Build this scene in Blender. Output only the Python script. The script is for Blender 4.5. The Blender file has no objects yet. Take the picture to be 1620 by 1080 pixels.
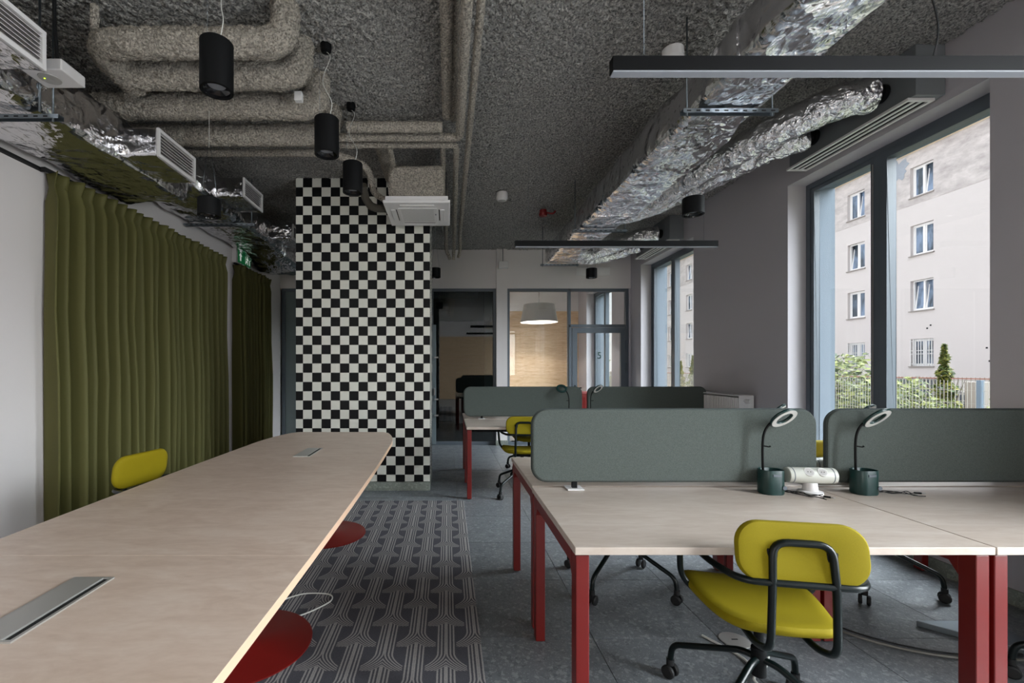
import bpy, bmesh, math, random
from mathutils import Vector, Matrix, noise, Euler
PI = math.pi
random.seed(7)
sc = bpy.context.scene
COL = sc.collection

# ------------------------------------------------------------------ camera
cam_d = bpy.data.cameras.new('camera'); cam = bpy.data.objects.new('camera', cam_d); COL.objects.link(cam)
cam_d.sensor_width = 36; cam_d.lens = 16.0; cam_d.shift_x = 0.063; cam_d.shift_y = 0.0265
cam_d.clip_start = 0.02; cam_d.clip_end = 300
cam.location = (0, 0, 1.335); cam.rotation_euler = (PI/2, 0, 0)
sc.camera = cam

# ------------------------------------------------------------------ sky, sun, exposure
world = bpy.data.worlds.new('sky'); sc.world = world; world.use_nodes = True
wn = world.node_tree.nodes; wl = world.node_tree.links
for n in list(wn): wn.remove(n)
w_out = wn.new('ShaderNodeOutputWorld'); w_bg = wn.new('ShaderNodeBackground')
w_geo = wn.new('ShaderNodeTexCoord'); w_sep = wn.new('ShaderNodeSeparateXYZ'); w_ramp = wn.new('ShaderNodeValToRGB')
wl.new(w_geo.outputs['Generated'], w_sep.inputs[0]); wl.new(w_sep.outputs['Z'], w_ramp.inputs[0])
w_ramp.color_ramp.elements[0].position = 0.0; w_ramp.color_ramp.elements[0].color = (1.0, 0.97, 0.95, 1)
w_ramp.color_ramp.elements[1].position = 0.8; w_ramp.color_ramp.elements[1].color = (0.70, 0.85, 1.0, 1)
wl.new(w_ramp.outputs[0], w_bg.inputs[0]); w_bg.inputs[1].default_value = 1.2
wl.new(w_bg.outputs[0], w_out.inputs[0])
sun_d = bpy.data.lights.new('sun', 'SUN'); sun = bpy.data.objects.new('sun', sun_d); COL.objects.link(sun)
sun_d.energy = 0.7; sun_d.angle = 0.01; sun_d.color = (1.0, 0.93, 0.86)
sun.rotation_euler = Vector((0.50, 0.36, -0.79)).to_track_quat('-Z', 'Y').to_euler()
# added second sun, broad fill entering the windows obliquely without lighting the facade
fill_sun_d = bpy.data.lights.new('room_fill_sun', 'SUN'); fill_sun = bpy.data.objects.new('room_fill_sun', fill_sun_d); COL.objects.link(fill_sun)
fill_sun_d.energy = 29.0; fill_sun_d.angle = math.radians(70); fill_sun_d.color = (0.90, 0.95, 1.0)
fill_sun.rotation_euler = Vector((-0.75, 0.12, -0.65)).to_track_quat('-Z', 'Y').to_euler()
# added area lamps outside the unseen windows, fill light for the room
def daylight(loc, rot, sx, sy, watts, col):
    d = bpy.data.lights.new('window_daylight', 'AREA'); d.shape = 'RECTANGLE'; d.size = sx; d.size_y = sy
    d.energy = watts; d.color = col
    o = bpy.data.objects.new('window_daylight', d); COL.objects.link(o); o.location = loc; o.rotation_euler = rot
for _x, _w in ((-1.80, 1.7), (2.65, 0.8)): daylight((_x, -4.30, 1.68), (-PI/2, 0, PI), _w, 2.74, 46*_w, (1.0, 0.95, 0.91))
for _y, _e in ((-2.99, 110), (0.25, 230)): daylight((3.70, _y, 1.68), (0, PI/2, 0), 2.74, 1.6, _e, (0.97, 0.97, 1.0))
sc.view_settings.view_transform = 'Standard'; sc.view_settings.look = 'None'
sc.view_settings.gamma = 1.0; sc.view_settings.use_curve_mapping = False
sc.view_settings.exposure = 0.22
sc.cycles.max_bounces = 10; sc.cycles.diffuse_bounces = 5; sc.cycles.glossy_bounces = 4
sc.cycles.transparent_max_bounces = 16; sc.cycles.transmission_bounces = 6
sc.cycles.sample_clamp_indirect = 6.0
sc.cycles.caustics_reflective = False; sc.cycles.caustics_refractive = False

def portal(name, loc, rot, sx, sy):
    d = bpy.data.lights.new(name, 'AREA'); d.shape = 'RECTANGLE'; d.size = sx; d.size_y = sy
    d.cycles.is_portal = True
    o = bpy.data.objects.new(name, d); COL.objects.link(o); o.location = loc; o.rotation_euler = rot
for i, yc in enumerate((3.49, 6.73, 9.67)):
    portal('window_portal', (3.66, yc, 1.68), (0, PI/2, 0), 2.74, 1.60)

# ------------------------------------------------------------------ materials
def lin(c):
    return tuple(((v/255)/12.92 if v/255 <= 0.04045 else ((v/255+0.055)/1.055)**2.4) for v in c) + (1.0,)
def mat(name, rgb, rough=0.6, metal=0.0, spec=0.5, **kw):
    m = bpy.data.materials.new(name); m.use_nodes = True
    b = m.node_tree.nodes['Principled BSDF']
    b.inputs['Base Color'].default_value = lin(rgb); b.inputs['Roughness'].default_value = rough
    b.inputs['Metallic'].default_value = metal; b.inputs['Specular IOR Level'].default_value = spec
    if 'emit' in kw:
        b.inputs['Emission Color'].default_value = lin(rgb); b.inputs['Emission Strength'].default_value = kw['emit']
    return m
def N(m, t, **kw):
    n = m.node_tree.nodes.new(t)
    for k, v in kw.items():
        if k in n.inputs.keys(): n.inputs[k].default_value = v
        else: setattr(n, k, v)
    return n
def L(m, a, b): m.node_tree.links.new(a, b)
def bsdf(m): return m.node_tree.nodes['Principled BSDF']
def coords(m, scale=(1,1,1), kind='Object'):
    tc = N(m, 'ShaderNodeTexCoord'); mp = N(m, 'ShaderNodeMapping'); mp.inputs['Scale'].default_value = scale
    L(m, tc.outputs[kind], mp.inputs[0]); return mp.outputs[0]
def world_coords(m, scale=(1,1,1)):
    g = N(m, 'ShaderNodeNewGeometry'); mp = N(m, 'ShaderNodeMapping'); mp.inputs['Scale'].default_value = scale
    L(m, g.outputs['Position'], mp.inputs[0]); return mp.outputs[0]
def ramp(m, src, stops):
    r = N(m, 'ShaderNodeValToRGB'); L(m, src, r.inputs[0]); e = r.color_ramp.elements
    while len(e) < len(stops): e.new(0.5)
    for i, (p, c) in enumerate(stops):
        e[i].position = p; e[i].color = lin(c) if len(c) == 3 and max(c) > 1 else (c[0], c[0], c[0], 1)
    return r.outputs[0]
def bump(m, h, strength=0.5, dist=0.01, chain=None):
    b = N(m, 'ShaderNodeBump'); b.inputs['Strength'].default_value = strength; b.inputs['Distance'].default_value = dist
    L(m, h, b.inputs['Height'])
    if chain: L(m, chain, b.inputs['Normal'])
    L(m, b.outputs[0], bsdf(m).inputs['Normal']); return b.outputs[0]
def noise_tex(m, vec, scale, detail=3, rough=0.5, dist=0.0):
    n = N(m, 'ShaderNodeTexNoise'); L(m, vec, n.inputs['Vector']); n.inputs['Scale'].default_value = scale
    n.inputs['Detail'].default_value = detail; n.inputs['Roughness'].default_value = rough; n.inputs['Distortion'].default_value = dist
    return n.outputs['Fac']
def mixc(m, fac, a, b):
    x = N(m, 'ShaderNodeMix', data_type='RGBA')
    if isinstance(fac, (int, float)): x.inputs[0].default_value = fac
    else: L(m, fac, x.inputs[0])
    for s, v in ((x.inputs[6], a), (x.inputs[7], b)):
        if isinstance(v, tuple): s.default_value = v if len(v) == 4 else lin(v)
        else: L(m, v, s)
    return x.outputs[2]

M = {}
M['white_wall'] = mat('painted white wall', (222, 217, 216), 0.75)
M['shaded_wall'] = mat('white wall darkened for shade', (182, 178, 183), 0.75)  # the wall is white; its shade is put into this darker colour
for k in ('white_wall', 'shaded_wall'):
    bump(M[k], noise_tex(M[k], world_coords(M[k]), 60, 3), 0.06, 0.002)
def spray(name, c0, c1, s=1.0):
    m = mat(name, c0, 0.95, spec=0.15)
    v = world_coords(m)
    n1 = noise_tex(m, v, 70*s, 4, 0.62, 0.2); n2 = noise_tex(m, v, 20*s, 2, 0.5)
    L(m, ramp(m, n1, [(0.36, c0), (0.62, c1)]), bsdf(m).inputs['Base Color'])  # pits painted darker, shade between the lumps put into the colour
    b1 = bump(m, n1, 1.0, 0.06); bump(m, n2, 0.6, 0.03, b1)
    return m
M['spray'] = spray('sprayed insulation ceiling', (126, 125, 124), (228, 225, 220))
M['spray_pipe'] = spray('sprayed insulation on pipes', (162, 154, 143), (238, 229, 216), 1.15)
def foil(name, s=1.0):
    m = mat(name, (226, 225, 228), 0.2, 1.0)
    v = world_coords(m)
    n0 = noise_tex(m, v, 2.2*s, 2, 0.5, 1.5)
    a = N(m, 'ShaderNodeTexNoise'); L(m, v, a.inputs['Vector']); a.inputs['Scale'].default_value = 7*s; a.inputs['Detail'].default_value = 6
    a.inputs['Roughness'].default_value = 0.62; a.inputs['Distortion'].default_value = 1.6
    try: a.noise_type = 'RIDGED_MULTIFRACTAL'
    except Exception: pass
    v2 = world_coords(m, (30*s, 5*s, 30*s)); n2 = noise_tex(m, v2, 1.0, 3, 0.6, 0.8)
    nv = N(m, 'ShaderNodeTexNoise'); L(m, v, nv.inputs['Vector']); nv.inputs['Scale'].default_value = 6*s
    va = N(m, 'ShaderNodeVectorMath', operation='MULTIPLY_ADD'); L(m, nv.outputs['Color'], va.inputs[0]); va.inputs[1].default_value = (0.12, 0.12, 0.12); L(m, v, va.inputs[2])
    vor = N(m, 'ShaderNodeTexVoronoi'); L(m, va.outputs[0], vor.inputs['Vector']); vor.inputs['Scale'].default_value = 6.5*s
    vor2 = N(m, 'ShaderNodeTexVoronoi'); L(m, va.outputs[0], vor2.inputs['Vector']); vor2.inputs['Scale'].default_value = 22*s
    mk = ramp(m, noise_tex(m, v, 2.6*s, 2), [(0.40, (0.4,)), (0.62, (1.0,))])
    mm = N(m, 'ShaderNodeMath', operation='MULTIPLY'); L(m, vor2.outputs['Distance'], mm.inputs[0]); L(m, mk, mm.inputs[1])
    bv = bump(m, vor.outputs['Distance'], 0.6, 0.035); bv2 = bump(m, mm.outputs[0], 0.5, 0.014, bv)
    b0 = bump(m, n0, 0.4, 0.10, bv2); b1 = bump(m, a.outputs['Fac'], 0.4, 0.016, b0); bump(m, n2, 0.3, 0.016, b1)
    L(m, ramp(m, noise_tex(m, v, 5, 4), [(0.3, (0.07,)), (0.7, (0.2,))]), bsdf(m).inputs['Roughness'])
    return m
M['foil'] = foil('aluminium foil wrap'); M['foil_fine'] = foil('crinkled foil sleeve', 1.9)
def wood(name, c0, c1, c2, sc_=(1, 1, 1), rough=0.38):
    m = mat(name, c1, rough)
    v = coords(m, sc_)
    n = noise_tex(m, v, 3.0, 6, 0.62, 0.8)
    n2 = noise_tex(m, coords(m, tuple(4*s for s in sc_)), 3.0, 4, 0.6, 0.3)
    c = ramp(m, n, [(0.3, c0), (0.5, c1), (0.72, c2)])
    c = mixc(m, 0.25, c, ramp(m, n2, [(0.35, c0), (0.65, c2)]))
    L(m, c, bsdf(m).inputs['Base Color']); return m
M['table_wood'] = wood('pale birch table laminate', (196, 172, 154), (210, 188, 171), (221, 203, 188), (1.6, 4.5, 1), 0.36)
M['desk_wood'] = wood('pale birch desk laminate', (176, 160, 147), (188, 174, 162), (200, 189, 179), (1.4, 6, 1), 0.34)
M['edge_wood'] = mat('birch edge band', (212, 178, 150), 0.5)
M['pine'] = wood('pine wall boards', (205, 165, 125), (228, 195, 158), (240, 212, 180), (1.2, 1, 9), 0.55)
M['red'] = mat('dark red powder coat', (104, 16, 12), 0.42)
M['black'] = mat('black powder coat', (5, 6, 8), 0.6, spec=0.2)
M['grey_glass'] = mat('grey green opaque glazing', (112, 124, 124), 0.15)
M['chair_metal'] = mat('very dark green tube', (6, 16, 16), 0.32, spec=0.3)
M['rubber'] = mat('black castor rubber', (12, 12, 14), 0.6)
M['white_plastic'] = mat('white plastic', (228, 226, 226), 0.4)
M['grey_metal'] = mat('anthracite frame', (88, 96, 104), 0.4)
M['light_metal'] = mat('grey green frame', (118, 130, 134), 0.4)
M['zinc'] = mat('zinc steel', (120, 128, 134), 0.35, 0.9)
M['dark_slot'] = mat('dark slot', (8, 8, 9), 0.8)
M['silver'] = mat('brushed aluminium', (190, 188, 184), 0.35, 0.6)
M['cable_white'] = mat('white cable', (205, 205, 200), 0.5)
M['cable_grey'] = mat('grey cable', (120, 118, 112), 0.5)
M['cable_black'] = mat('black cable', (14, 15, 17), 0.5)
M['white_tile'] = mat('glossy white tile', (226, 226, 216), 0.34)
M['black_tile'] = mat('glossy black tile', (8, 9, 12), 0.5, spec=0.2)
M['grout'] = mat('grey grout', (150, 148, 142), 0.9)
M['lamp_green'] = mat('dark green lamp plastic', (14, 50, 48), 0.35)
M['led_ring'] = mat('frosted light ring', (200, 200, 196), 0.5)
M['led_bar'] = mat('opal diffuser', (150, 154, 162), 0.55)
M['sign_green'] = mat('emergency sign green', (30, 140, 80), 0.5, emit=0.1)
M['sign_white'] = mat('emergency sign white', (235, 240, 235), 0.5, emit=0.3)
M['number_green'] = mat('dark green vinyl number', (10, 60, 50), 0.5)
M['red_plastic'] = mat('red plastic', (120, 20, 22), 0.5)
M['shade_grey'] = mat('grey felt shade', (178, 176, 172), 0.9)
M['pale_plastic'] = mat('warm white plastic', (200, 202, 194), 0.4)
M['grille_grey'] = mat('pale grey plastic', (170, 168, 165), 0.5)
M['led_dot'] = mat('green led', (190, 240, 60), 0.5, emit=2.0)
def fabric(name, rgb, s=600, st=0.25, rough=0.9, var=12):
    m = mat(name, rgb, rough, spec=0.2)
    n = noise_tex(m, coords(m), s, 2, 0.7)
    L(m, ramp(m, n, [(0.35, tuple(max(0, c-var) for c in rgb)), (0.65, tuple(min(255, c+var) for c in rgb))]), bsdf(m).inputs['Base Color'])
    bump(m, n, st, 0.002); return m
M['screen'] = fabric('grey green felt', (83, 90, 87), 420, 0.4, 0.92, 10)
M['piping'] = mat('screen edge piping', (58, 66, 66), 0.8)
M['curtain'] = fabric('olive green curtain cloth', (90, 88, 50), 700, 0.15, 0.6, 4)
bsdf(M['curtain']).inputs['Sheen Weight'].default_value = 0.0
M['yellow'] = fabric('mustard yellow upholstery', (136, 122, 10), 900, 0.15, 0.75, 6)
M['yellow_bright'] = M['yellow']

# terrazzo, one look per tile by object random
def terrazzo(name, base, dark, light):
    m = mat(name, base, 0.42)
    v = world_coords(m)
    oi = N(m, 'ShaderNodeObjectInfo')
    vo = N(m, 'ShaderNodeTexVoronoi', distance='EUCLIDEAN'); L(m, v, vo.inputs['Vector']); vo.inputs['Scale'].default_value = 62
    sep = N(m, 'ShaderNodeSeparateColor'); L(m, vo.outputs['Color'], sep.inputs[0])
    vo2 = N(m, 'ShaderNodeTexVoronoi'); L(m, v, vo2.inputs['Vector']); vo2.inputs['Scale'].default_value = 190
    sep2 = N(m, 'ShaderNodeSeparateColor'); L(m, vo2.outputs['Color'], sep2.inputs[0])
    c = mixc(m, 0.45, base, ramp(m, noise_tex(m, v, 16, 6, 0.7), [(0.3, dark), (0.7, base)]))
    c = mixc(m, ramp(m, sep.outputs[0], [(0.84, (0.0,)), (0.92, (0.5,))]), c, light)
    c = mixc(m, ramp(m, sep.outputs[1], [(0.88, (0.0,)), (0.94, (0.6,))]), c, dark)
    c = mixc(m, ramp(m, sep2.outputs[0], [(0.86, (0.0,)), (0.92, (0.5,))]), c, light)
    hv = N(m, 'ShaderNodeHueSaturation'); L(m, c, hv.inputs['Color'])
    mr = N(m, 'ShaderNodeMapRange'); L(m, oi.outputs['Random'], mr.inputs[0]); mr.inputs[3].default_value = 0.9; mr.inputs[4].default_value = 1.08
    L(m, mr.outputs[0], hv.inputs['Value']); L(m, hv.outputs[0], bsdf(m).inputs['Base Color'])
    L(m, ramp(m, noise_tex(m, v, 9, 4), [(0.3, (0.30,)), (0.7, (0.46,))]), bsdf(m).inputs['Roughness'])
    bump(m, noise_tex(m, v, 45, 4, 0.65), 0.3, 0.004)
    return m
M['terrazzo'] = terrazzo('grey terrazzo tile', (116, 120, 124), (84, 88, 94), (158, 162, 164))
M['terrazzo_base'] = terrazzo('terrazzo plinth', (130, 136, 128), (100, 106, 102), (165, 170, 160))

# small expression helper on shader math nodes
class V:
    def __init__(s, m, o): s.m = m; s.o = o
    def _op(s, op, *a):
        n = N(s.m, 'ShaderNodeMath', operation=op)
        for i, x in enumerate((s,)+a):
            if isinstance(x, V): L(s.m, x.o, n.inputs[i])
            else: n.inputs[i].default_value = x
        return V(s.m, n.outputs[0])
    def __add__(s, b): return s._op('ADD', b)
    def __sub__(s, b): return s._op('SUBTRACT', b)
    def __mul__(s, b): return s._op('MULTIPLY', b)
    def rsub(s, a): return (s*-1.0)+a
    def max(s, b): return s._op('MAXIMUM', b)
    def min(s, b): return s._op('MINIMUM', b)
    def abs(s): return s._op('ABSOLUTE')
    def sqrt(s): return s._op('SQRT')
    def gt(s, b): return s._op('GREATER_THAN', b)
    def lt(s, b): return s._op('LESS_THAN', b)
    def wrap(s, lo, hi): return s._op('WRAP', hi, lo)
def carpet_material():
    m = mat('woven rug with looping line print', (60, 60, 64), 0.95, spec=0.1)
    g = N(m, 'ShaderNodeNewGeometry'); sp = N(m, 'ShaderNodeSeparateXYZ'); L(m, g.outputs['Position'], sp.inputs[0])
    x = V(m, sp.outputs[0]); y = V(m, sp.outputs[1])
    wob = V(m, noise_tex(m, world_coords(m), 180, 2)) * 0.004
    PX, PY, S = 0.2875, 0.346, 0.0165
    def layer(ox, oy):
        u = (x - ox).wrap(-PX/2, PX/2).abs() + wob
        v = (y - oy).wrap(0.0, PY)
        t = (v.rsub(0.125)).max(0.0)
        gg = t*t*6.2
        w = u - gg
        flare = w.lt(0.046) * u.lt(0.096) * w.gt(-0.050) * v.lt(0.125)
        wl_ = (w + 0.2).wrap(0.0, S); line_f = wl_.gt(S*0.26) * wl_.lt(S*0.74)
        stem = u.lt(0.046)
        ul = (u + 0.2).wrap(0.0, S); line_s = ul.gt(S*0.26) * ul.lt(S*0.74)
        below = w.lt(-0.050).max(v.gt(0.125))
        return (flare * line_f).max(stem * line_s * below)
    tot = layer(-0.007, 0.265).max(layer(-0.007+PX/2, 0.265+PY/2))
    fuzz = noise_tex(m, world_coords(m), 350, 2, 0.7)
    base = ramp(m, fuzz, [(0.3, (66, 66, 72)), (0.7, (98, 98, 104))])
    line = ramp(m, fuzz, [(0.3, (138, 135, 134)), (0.7, (172, 168, 166))])
    L(m, mixc(m, tot.o, base, line), bsdf(m).inputs['Base Color'])
    bump(m, fuzz, 0.6, 0.006); return m
M['carpet'] = carpet_material()

def glass_material(name, tint=(250, 252, 252), refl=1.0):
    m = bpy.data.materials.new(name); m.use_nodes = True; nt = m.node_tree; nt.nodes.clear()
    o = nt.nodes.new('ShaderNodeOutputMaterial'); mx = nt.nodes.new('ShaderNodeMixShader')
    tr = nt.nodes.new('ShaderNodeBsdfTransparent'); gl = nt.nodes.new('ShaderNodeBsdfGlossy')
    tr.inputs[0].default_value = lin(tint); gl.inputs['Roughness'].default_value = 0.0
    ge = nt.nodes.new('ShaderNodeNewGeometry'); vm = nt.nodes.new('ShaderNodeVectorMath'); vm.operation = 'DOT_PRODUCT'
    nt.links.new(ge.outputs['Normal'], vm.inputs[0]); nt.links.new(ge.outputs['Incoming'], vm.inputs[1])
    prev = vm.outputs['Value']
    for op, v in (('ABSOLUTE', None), ('SUBTRACT', 1.0), ('POWER', 5.0), ('MULTIPLY_ADD', 0.95)):
        q = nt.nodes.new('ShaderNodeMath'); q.operation = op
        if op == 'SUBTRACT': q.inputs[0].default_value = 1.0; nt.links.new(prev, q.inputs[1])
        else:
            nt.links.new(prev, q.inputs[0])
            if v is not None: q.inputs[1].default_value = v
            if op == 'MULTIPLY_ADD': q.inputs[2].default_value = 0.04
        prev = q.outputs[0]
    mm = nt.nodes.new('ShaderNodeMath'); mm.operation = 'MULTIPLY'; mm.inputs[1].default_value = refl
    nt.links.new(prev, mm.inputs[0]); nt.links.new(mm.outputs[0], mx.inputs[0])
    nt.links.new(tr.outputs[0], mx.inputs[1]); nt.links.new(gl.outputs[0], mx.inputs[2]); nt.links.new(mx.outputs[0], o.inputs[0])
    return m
M['glass'] = glass_material('clear window glass'); M['glass_dark'] = glass_material('partition glass', (200, 212, 214), 2.6)

# ------------------------------------------------------------------ mesh helpers
def hmove(v, p, amp, f):
    return v + noise.noise_vector(Vector(p)*f)*amp
class MB:
    def __init__(s): s.v = []; s.f = []; s.sm = []
    def add(s, vs, fs, smooth=False):
        b = len(s.v); s.v += [tuple(p) for p in vs]
        for f in fs: s.f.append(tuple(i+b for i in f)); s.sm.append(smooth)
        return s
    def box(s, x0, x1, y0, y1, z0, z1):
        if x0 > x1: x0, x1 = x1, x0
        if y0 > y1: y0, y1 = y1, y0
        if z0 > z1: z0, z1 = z1, z0
        return s.add([(x0,y0,z0),(x1,y0,z0),(x1,y1,z0),(x0,y1,z0),(x0,y0,z1),(x1,y0,z1),(x1,y1,z1),(x0,y1,z1)],
            [(0,3,2,1),(4,5,6,7),(0,1,5,4),(1,2,6,5),(2,3,7,6),(3,0,4,7)])
    def rings(s, rings, closed_ends=True, smooth=True, loop=False):
        n = len(rings[0]); vs = [p for r in rings for p in r]; fs = []
        m = len(rings)
        for i in range(m if loop else m-1):
            a = i*n; b = ((i+1) % m)*n
            for j in range(n):
                k = (j+1) % n
                fs.append((a+j, a+k, b+k, b+j))
        s.add(vs, fs, smooth)
        if closed_ends and not loop:
            s.add(rings[0], [tuple(reversed(range(n)))]); s.add(rings[-1], [tuple(range(n))])
        return s
    def tube(s, path, r, n=10, disp=0.0, freq=20, closed=False, cap=True):
        P = [Vector(p) for p in path]; R = r if isinstance(r, (list, tuple)) else [r]*len(P)
        rings = []; up = None; m = len(P)
        for i in range(m):
            if closed: t = (P[(i+1) % m]-P[i-1])
            else: t = P[min(i+1, m-1)]-P[max(i-1, 0)]
            t.normalize()
            if up is None:
                a = Vector((0, 0, 1)) if abs(t.z) < 0.9 else Vector((1, 0, 0)); up = (a - t*a.dot(t)).normalized()
            else: up = (up - t*up.dot(t)).normalized()
            q = t.cross(up); ring = []
            for j in range(n):
                a = 2*PI*j/n; d = up*math.cos(a)+q*math.sin(a); p = P[i]+d*R[i]
                if disp: p = p + d*(noise.fractal(p*freq, 0.6, 2, 3)*disp)
                ring.append(p)
            rings.append(ring)
        return s.rings(rings, cap, True, closed)
    def cyl(s, p0, p1, r, n=16, r1=None, smooth=True): return s.tube([p0, p1], [r, r if r1 is None else r1], n)
    def lathe(s, prof, n=24, c=(0,0,0), cap=True):
        return s.rings([[(c[0]+r*math.cos(2*PI*j/n), c[1]+r*math.sin(2*PI*j/n), c[2]+z) for j in range(n)] for r, z in prof], cap)
    def prism(s, poly, z0, z1, smooth=False):
        n = len(poly); s.add([(x, y, z0) for x, y in poly], [tuple(reversed(range(n)))]); s.add([(x, y, z1) for x, y in poly], [tuple(range(n))])
        return s.add([(x, y, z0) for x, y in poly]+[(x, y, z1) for x, y in poly], [(j, (j+1) % n, n+(j+1) % n, n+j) for j in range(n)], smooth)
    def xf(s, mtx, start=0):
        for i in range(start, len(s.v)): s.v[i] = tuple(mtx @ Vector(s.v[i]))
        return s
    def build(s, name, m, parent=None, bevel=0, loc=None, weld=True):
        me = bpy.data.meshes.new(name); me.from_pydata(s.v, [], s.f)
        me.polygons.foreach_set('use_smooth', s.sm)
        if weld or bevel:
            bm = bmesh.new(); bm.from_mesh(me); bmesh.ops.remove_doubles(bm, verts=bm.verts, dist=1e-5)
            bmesh.ops.recalc_face_normals(bm, faces=bm.faces)
            if bevel:
                es = [e for e in bm.edges if len(e.link_faces) == 2 and e.calc_face_angle(0) > 0.6]
                bmesh.ops.bevel(bm, geom=es, offset=bevel, segments=2, affect='EDGES', profile=0.5)
            else:
                for e in bm.edges:
                    if len(e.link_faces) == 2 and e.calc_face_angle(0) > 0.7: e.smooth = False
            bm.to_mesh(me); bm.free()
        me.materials.append(m)
        o = bpy.data.objects.new(name, me); COL.objects.link(o)
        if parent: o.parent = parent
        if loc: o.location = loc
        return o
def catmull(pts, k=6, closed=False):
    P = [Vector(p) for p in pts]; n = len(P); out = []
    rng = range(n) if closed else range(n-1)
    for i in rng:
        if closed: a, b, c, d = P[i-1], P[i], P[(i+1) % n], P[(i+2) % n]
        else: a, b, c, d = P[max(i-1, 0)], P[i], P[i+1], P[min(i+2, n-1)]
        for j in range(k):
            t = j/k
            out.append(0.5*((2*b)+(c-a)*t+(2*a-5*b+4*c-d)*t*t+(3*b-a-3*c+d)*t**3))
    if not closed: out.append(P[-1])
    return out
def fillet(pts, r, k=6):
    P = [Vector(p) for p in pts]; out = [P[0]]
    for i in range(1, len(P)-1):
        a = (P[i-1]-P[i]); b = (P[i+1]-P[i]); rr = min(r, a.length*0.49, b.length*0.49)
        p0 = P[i]+a.normalized()*rr; p1 = P[i]+b.normalized()*rr
        for j in range(k+1):
            t = j/k; out.append((1-t)**2*p0+2*t*(1-t)*P[i]+t*t*p1)
    out.append(P[-1]); return out
def resample(path, step):
    out = [path[0]]
    for a, b in zip(path[:-1], path[1:]):
        n = max(1, int((b-a).length/step))
        for j in range(1, n+1): out.append(a.lerp(b, j/n))
    return out
def rrect(w, h, r, n=6, cx=0, cy=0):
    out = []
    for (sx, sy, a0) in ((1, 1, 0), (-1, 1, PI/2), (-1, -1, PI), (1, -1, 3*PI/2)):
        for i in range(n+1):
            a = a0+PI/2*i/n; out.append((cx+sx*(w/2-r)+r*math.cos(a), cy+sy*(h/2-r)+r*math.sin(a)))
    return out
def thing(name, label, cat, loc=(0, 0, 0), rz=0, group=None):
    o = bpy.data.objects.new(name, None); COL.objects.link(o); o.empty_display_size = 0.05
    o.location = loc; o.rotation_euler = (0, 0, rz); o['label'] = label; o['category'] = cat
    if group: o['group'] = group
    return o
def tag(o, label, cat, group=None):
    o['label'] = label; o['category'] = cat
    if group: o['group'] = group
    return o
def struct(o, label=None, cat=None):
    o['kind'] = 'structure'
    if label: o['label'] = label
    if cat: o['category'] = cat
    return o
def dup(root, loc, rz, label, group=None):
    r = root.copy(); COL.objects.link(r); r.location = loc; r.rotation_euler = (0, 0, rz); r['label'] = label
    if group: r['group'] = group
    def rec(src, dst):
        for ch in list(src.children):
            c = ch.copy(); COL.objects.link(c); c.parent = dst; rec(ch, c)
    rec(root, r); return r
def sroot(name, label, cat, loc=(0, 0, 0)):
    o = thing(name, label, cat, loc); o['kind'] = 'structure'; return o
def grid_wall(fixed_axis, f0, f1, a0, a1, z0, z1, holes):
    """wall slab with rectangular openings; holes = (a0, a1, z0, z1)"""
    A = sorted({a0, a1}|{h[0] for h in holes}|{h[1] for h in holes}); Z = sorted({z0, z1}|{h[2] for h in holes}|{h[3] for h in holes})
    mb = MB()
    for i in range(len(A)-1):
        for j in range(len(Z)-1):
            ca = (A[i]+A[i+1])/2; cz = (Z[j]+Z[j+1])/2
            if any(h[0] < ca < h[1] and h[2] < cz < h[3] for h in holes): continue
            if fixed_axis == 'x': mb.box(f0, f1, A[i], A[i+1], Z[j], Z[j+1])
            else: mb.box(A[i], A[i+1], f0, f1, Z[j], Z[j+1])
    bad = set()
    keep = []
    seen = {}
    for f in mb.f:
        k = tuple(sorted(tuple(round(c, 4) for c in mb.v[i]) for i in f)); seen.setdefault(k, []).append(f)
    mb.f = [fs[0] for fs in seen.values() if len(fs) == 1]; mb.sm = [False]*len(mb.f)
    return mb

# ------------------------------------------------------------------ the room shell
XL, XR, YB, YF, H = -2.93, 3.20, 7.95, -4.0, 3.42
SILL, HEAD = 0.30, 3.05
WINY = [(-3.80, -2.20), (-0.55, 1.05), (2.685, 4.28), (5.92, 7.53), (8.87, 10.47)]

# floor: screed with every tile as a part
fl = sroot('floor', 'grey terrazzo tiled floor with thin joints', 'floor')
MB().box(XL-0.2, XR+0.4, YF-0.3, 11.4, -0.12, -0.006).build('screed', M['grout'], fl)
P = 0.622; x_off, y_off = 0.722, 2.256
tile_mesh = {}
for i in range(-7, 6):
    for j in range(-12, 16):
        x0 = max(x_off+i*P, XL); x1 = min(x_off+(i+1)*P, XR); y0 = max(y_off+j*P, YF); y1 = min(y_off+(j+1)*P, 11.1)
        if x1-x0 < 0.02 or y1-y0 < 0.02: continue
        hidden = (y1 < 0.7) or (x1 < -0.1 and y1 < 4.5) or y0 > YB
        key = (round(x1-x0, 3), round(y1-y0, 3))
        if hidden: continue
        if key not in tile_mesh:
            g = 0.0018
            o = MB().box(g, key[0]-g, g, key[1]-g, -0.008, 0.0).build('floor_tile', M['terrazzo'], fl, bevel=0.0008)
            tile_mesh[key] = o.data
        else:
            o = bpy.data.objects.new('floor_tile', tile_mesh[key]); COL.objects.link(o); o.parent = fl
        o.location = (x0, y0, random.uniform(-0.0004, 0.0))
g = MB()
for i in range(-7, 6):
    for j in range(-12, 16):
        x0 = max(x_off+i*P, XL); x1 = min(x_off+(i+1)*P, XR); y0 = max(y_off+j*P, YF); y1 = min(y_off+(j+1)*P, 11.1)
        if x1-x0 < 0.02 or y1-y0 < 0.02: continue
        if (y1 < 0.7) or (x1 < -0.1 and y1 < 4.5) or y0 > YB: g.box(x0+0.001, x1-0.001, y0+0.001, y1-0.001, -0.008, -0.0003)
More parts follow.
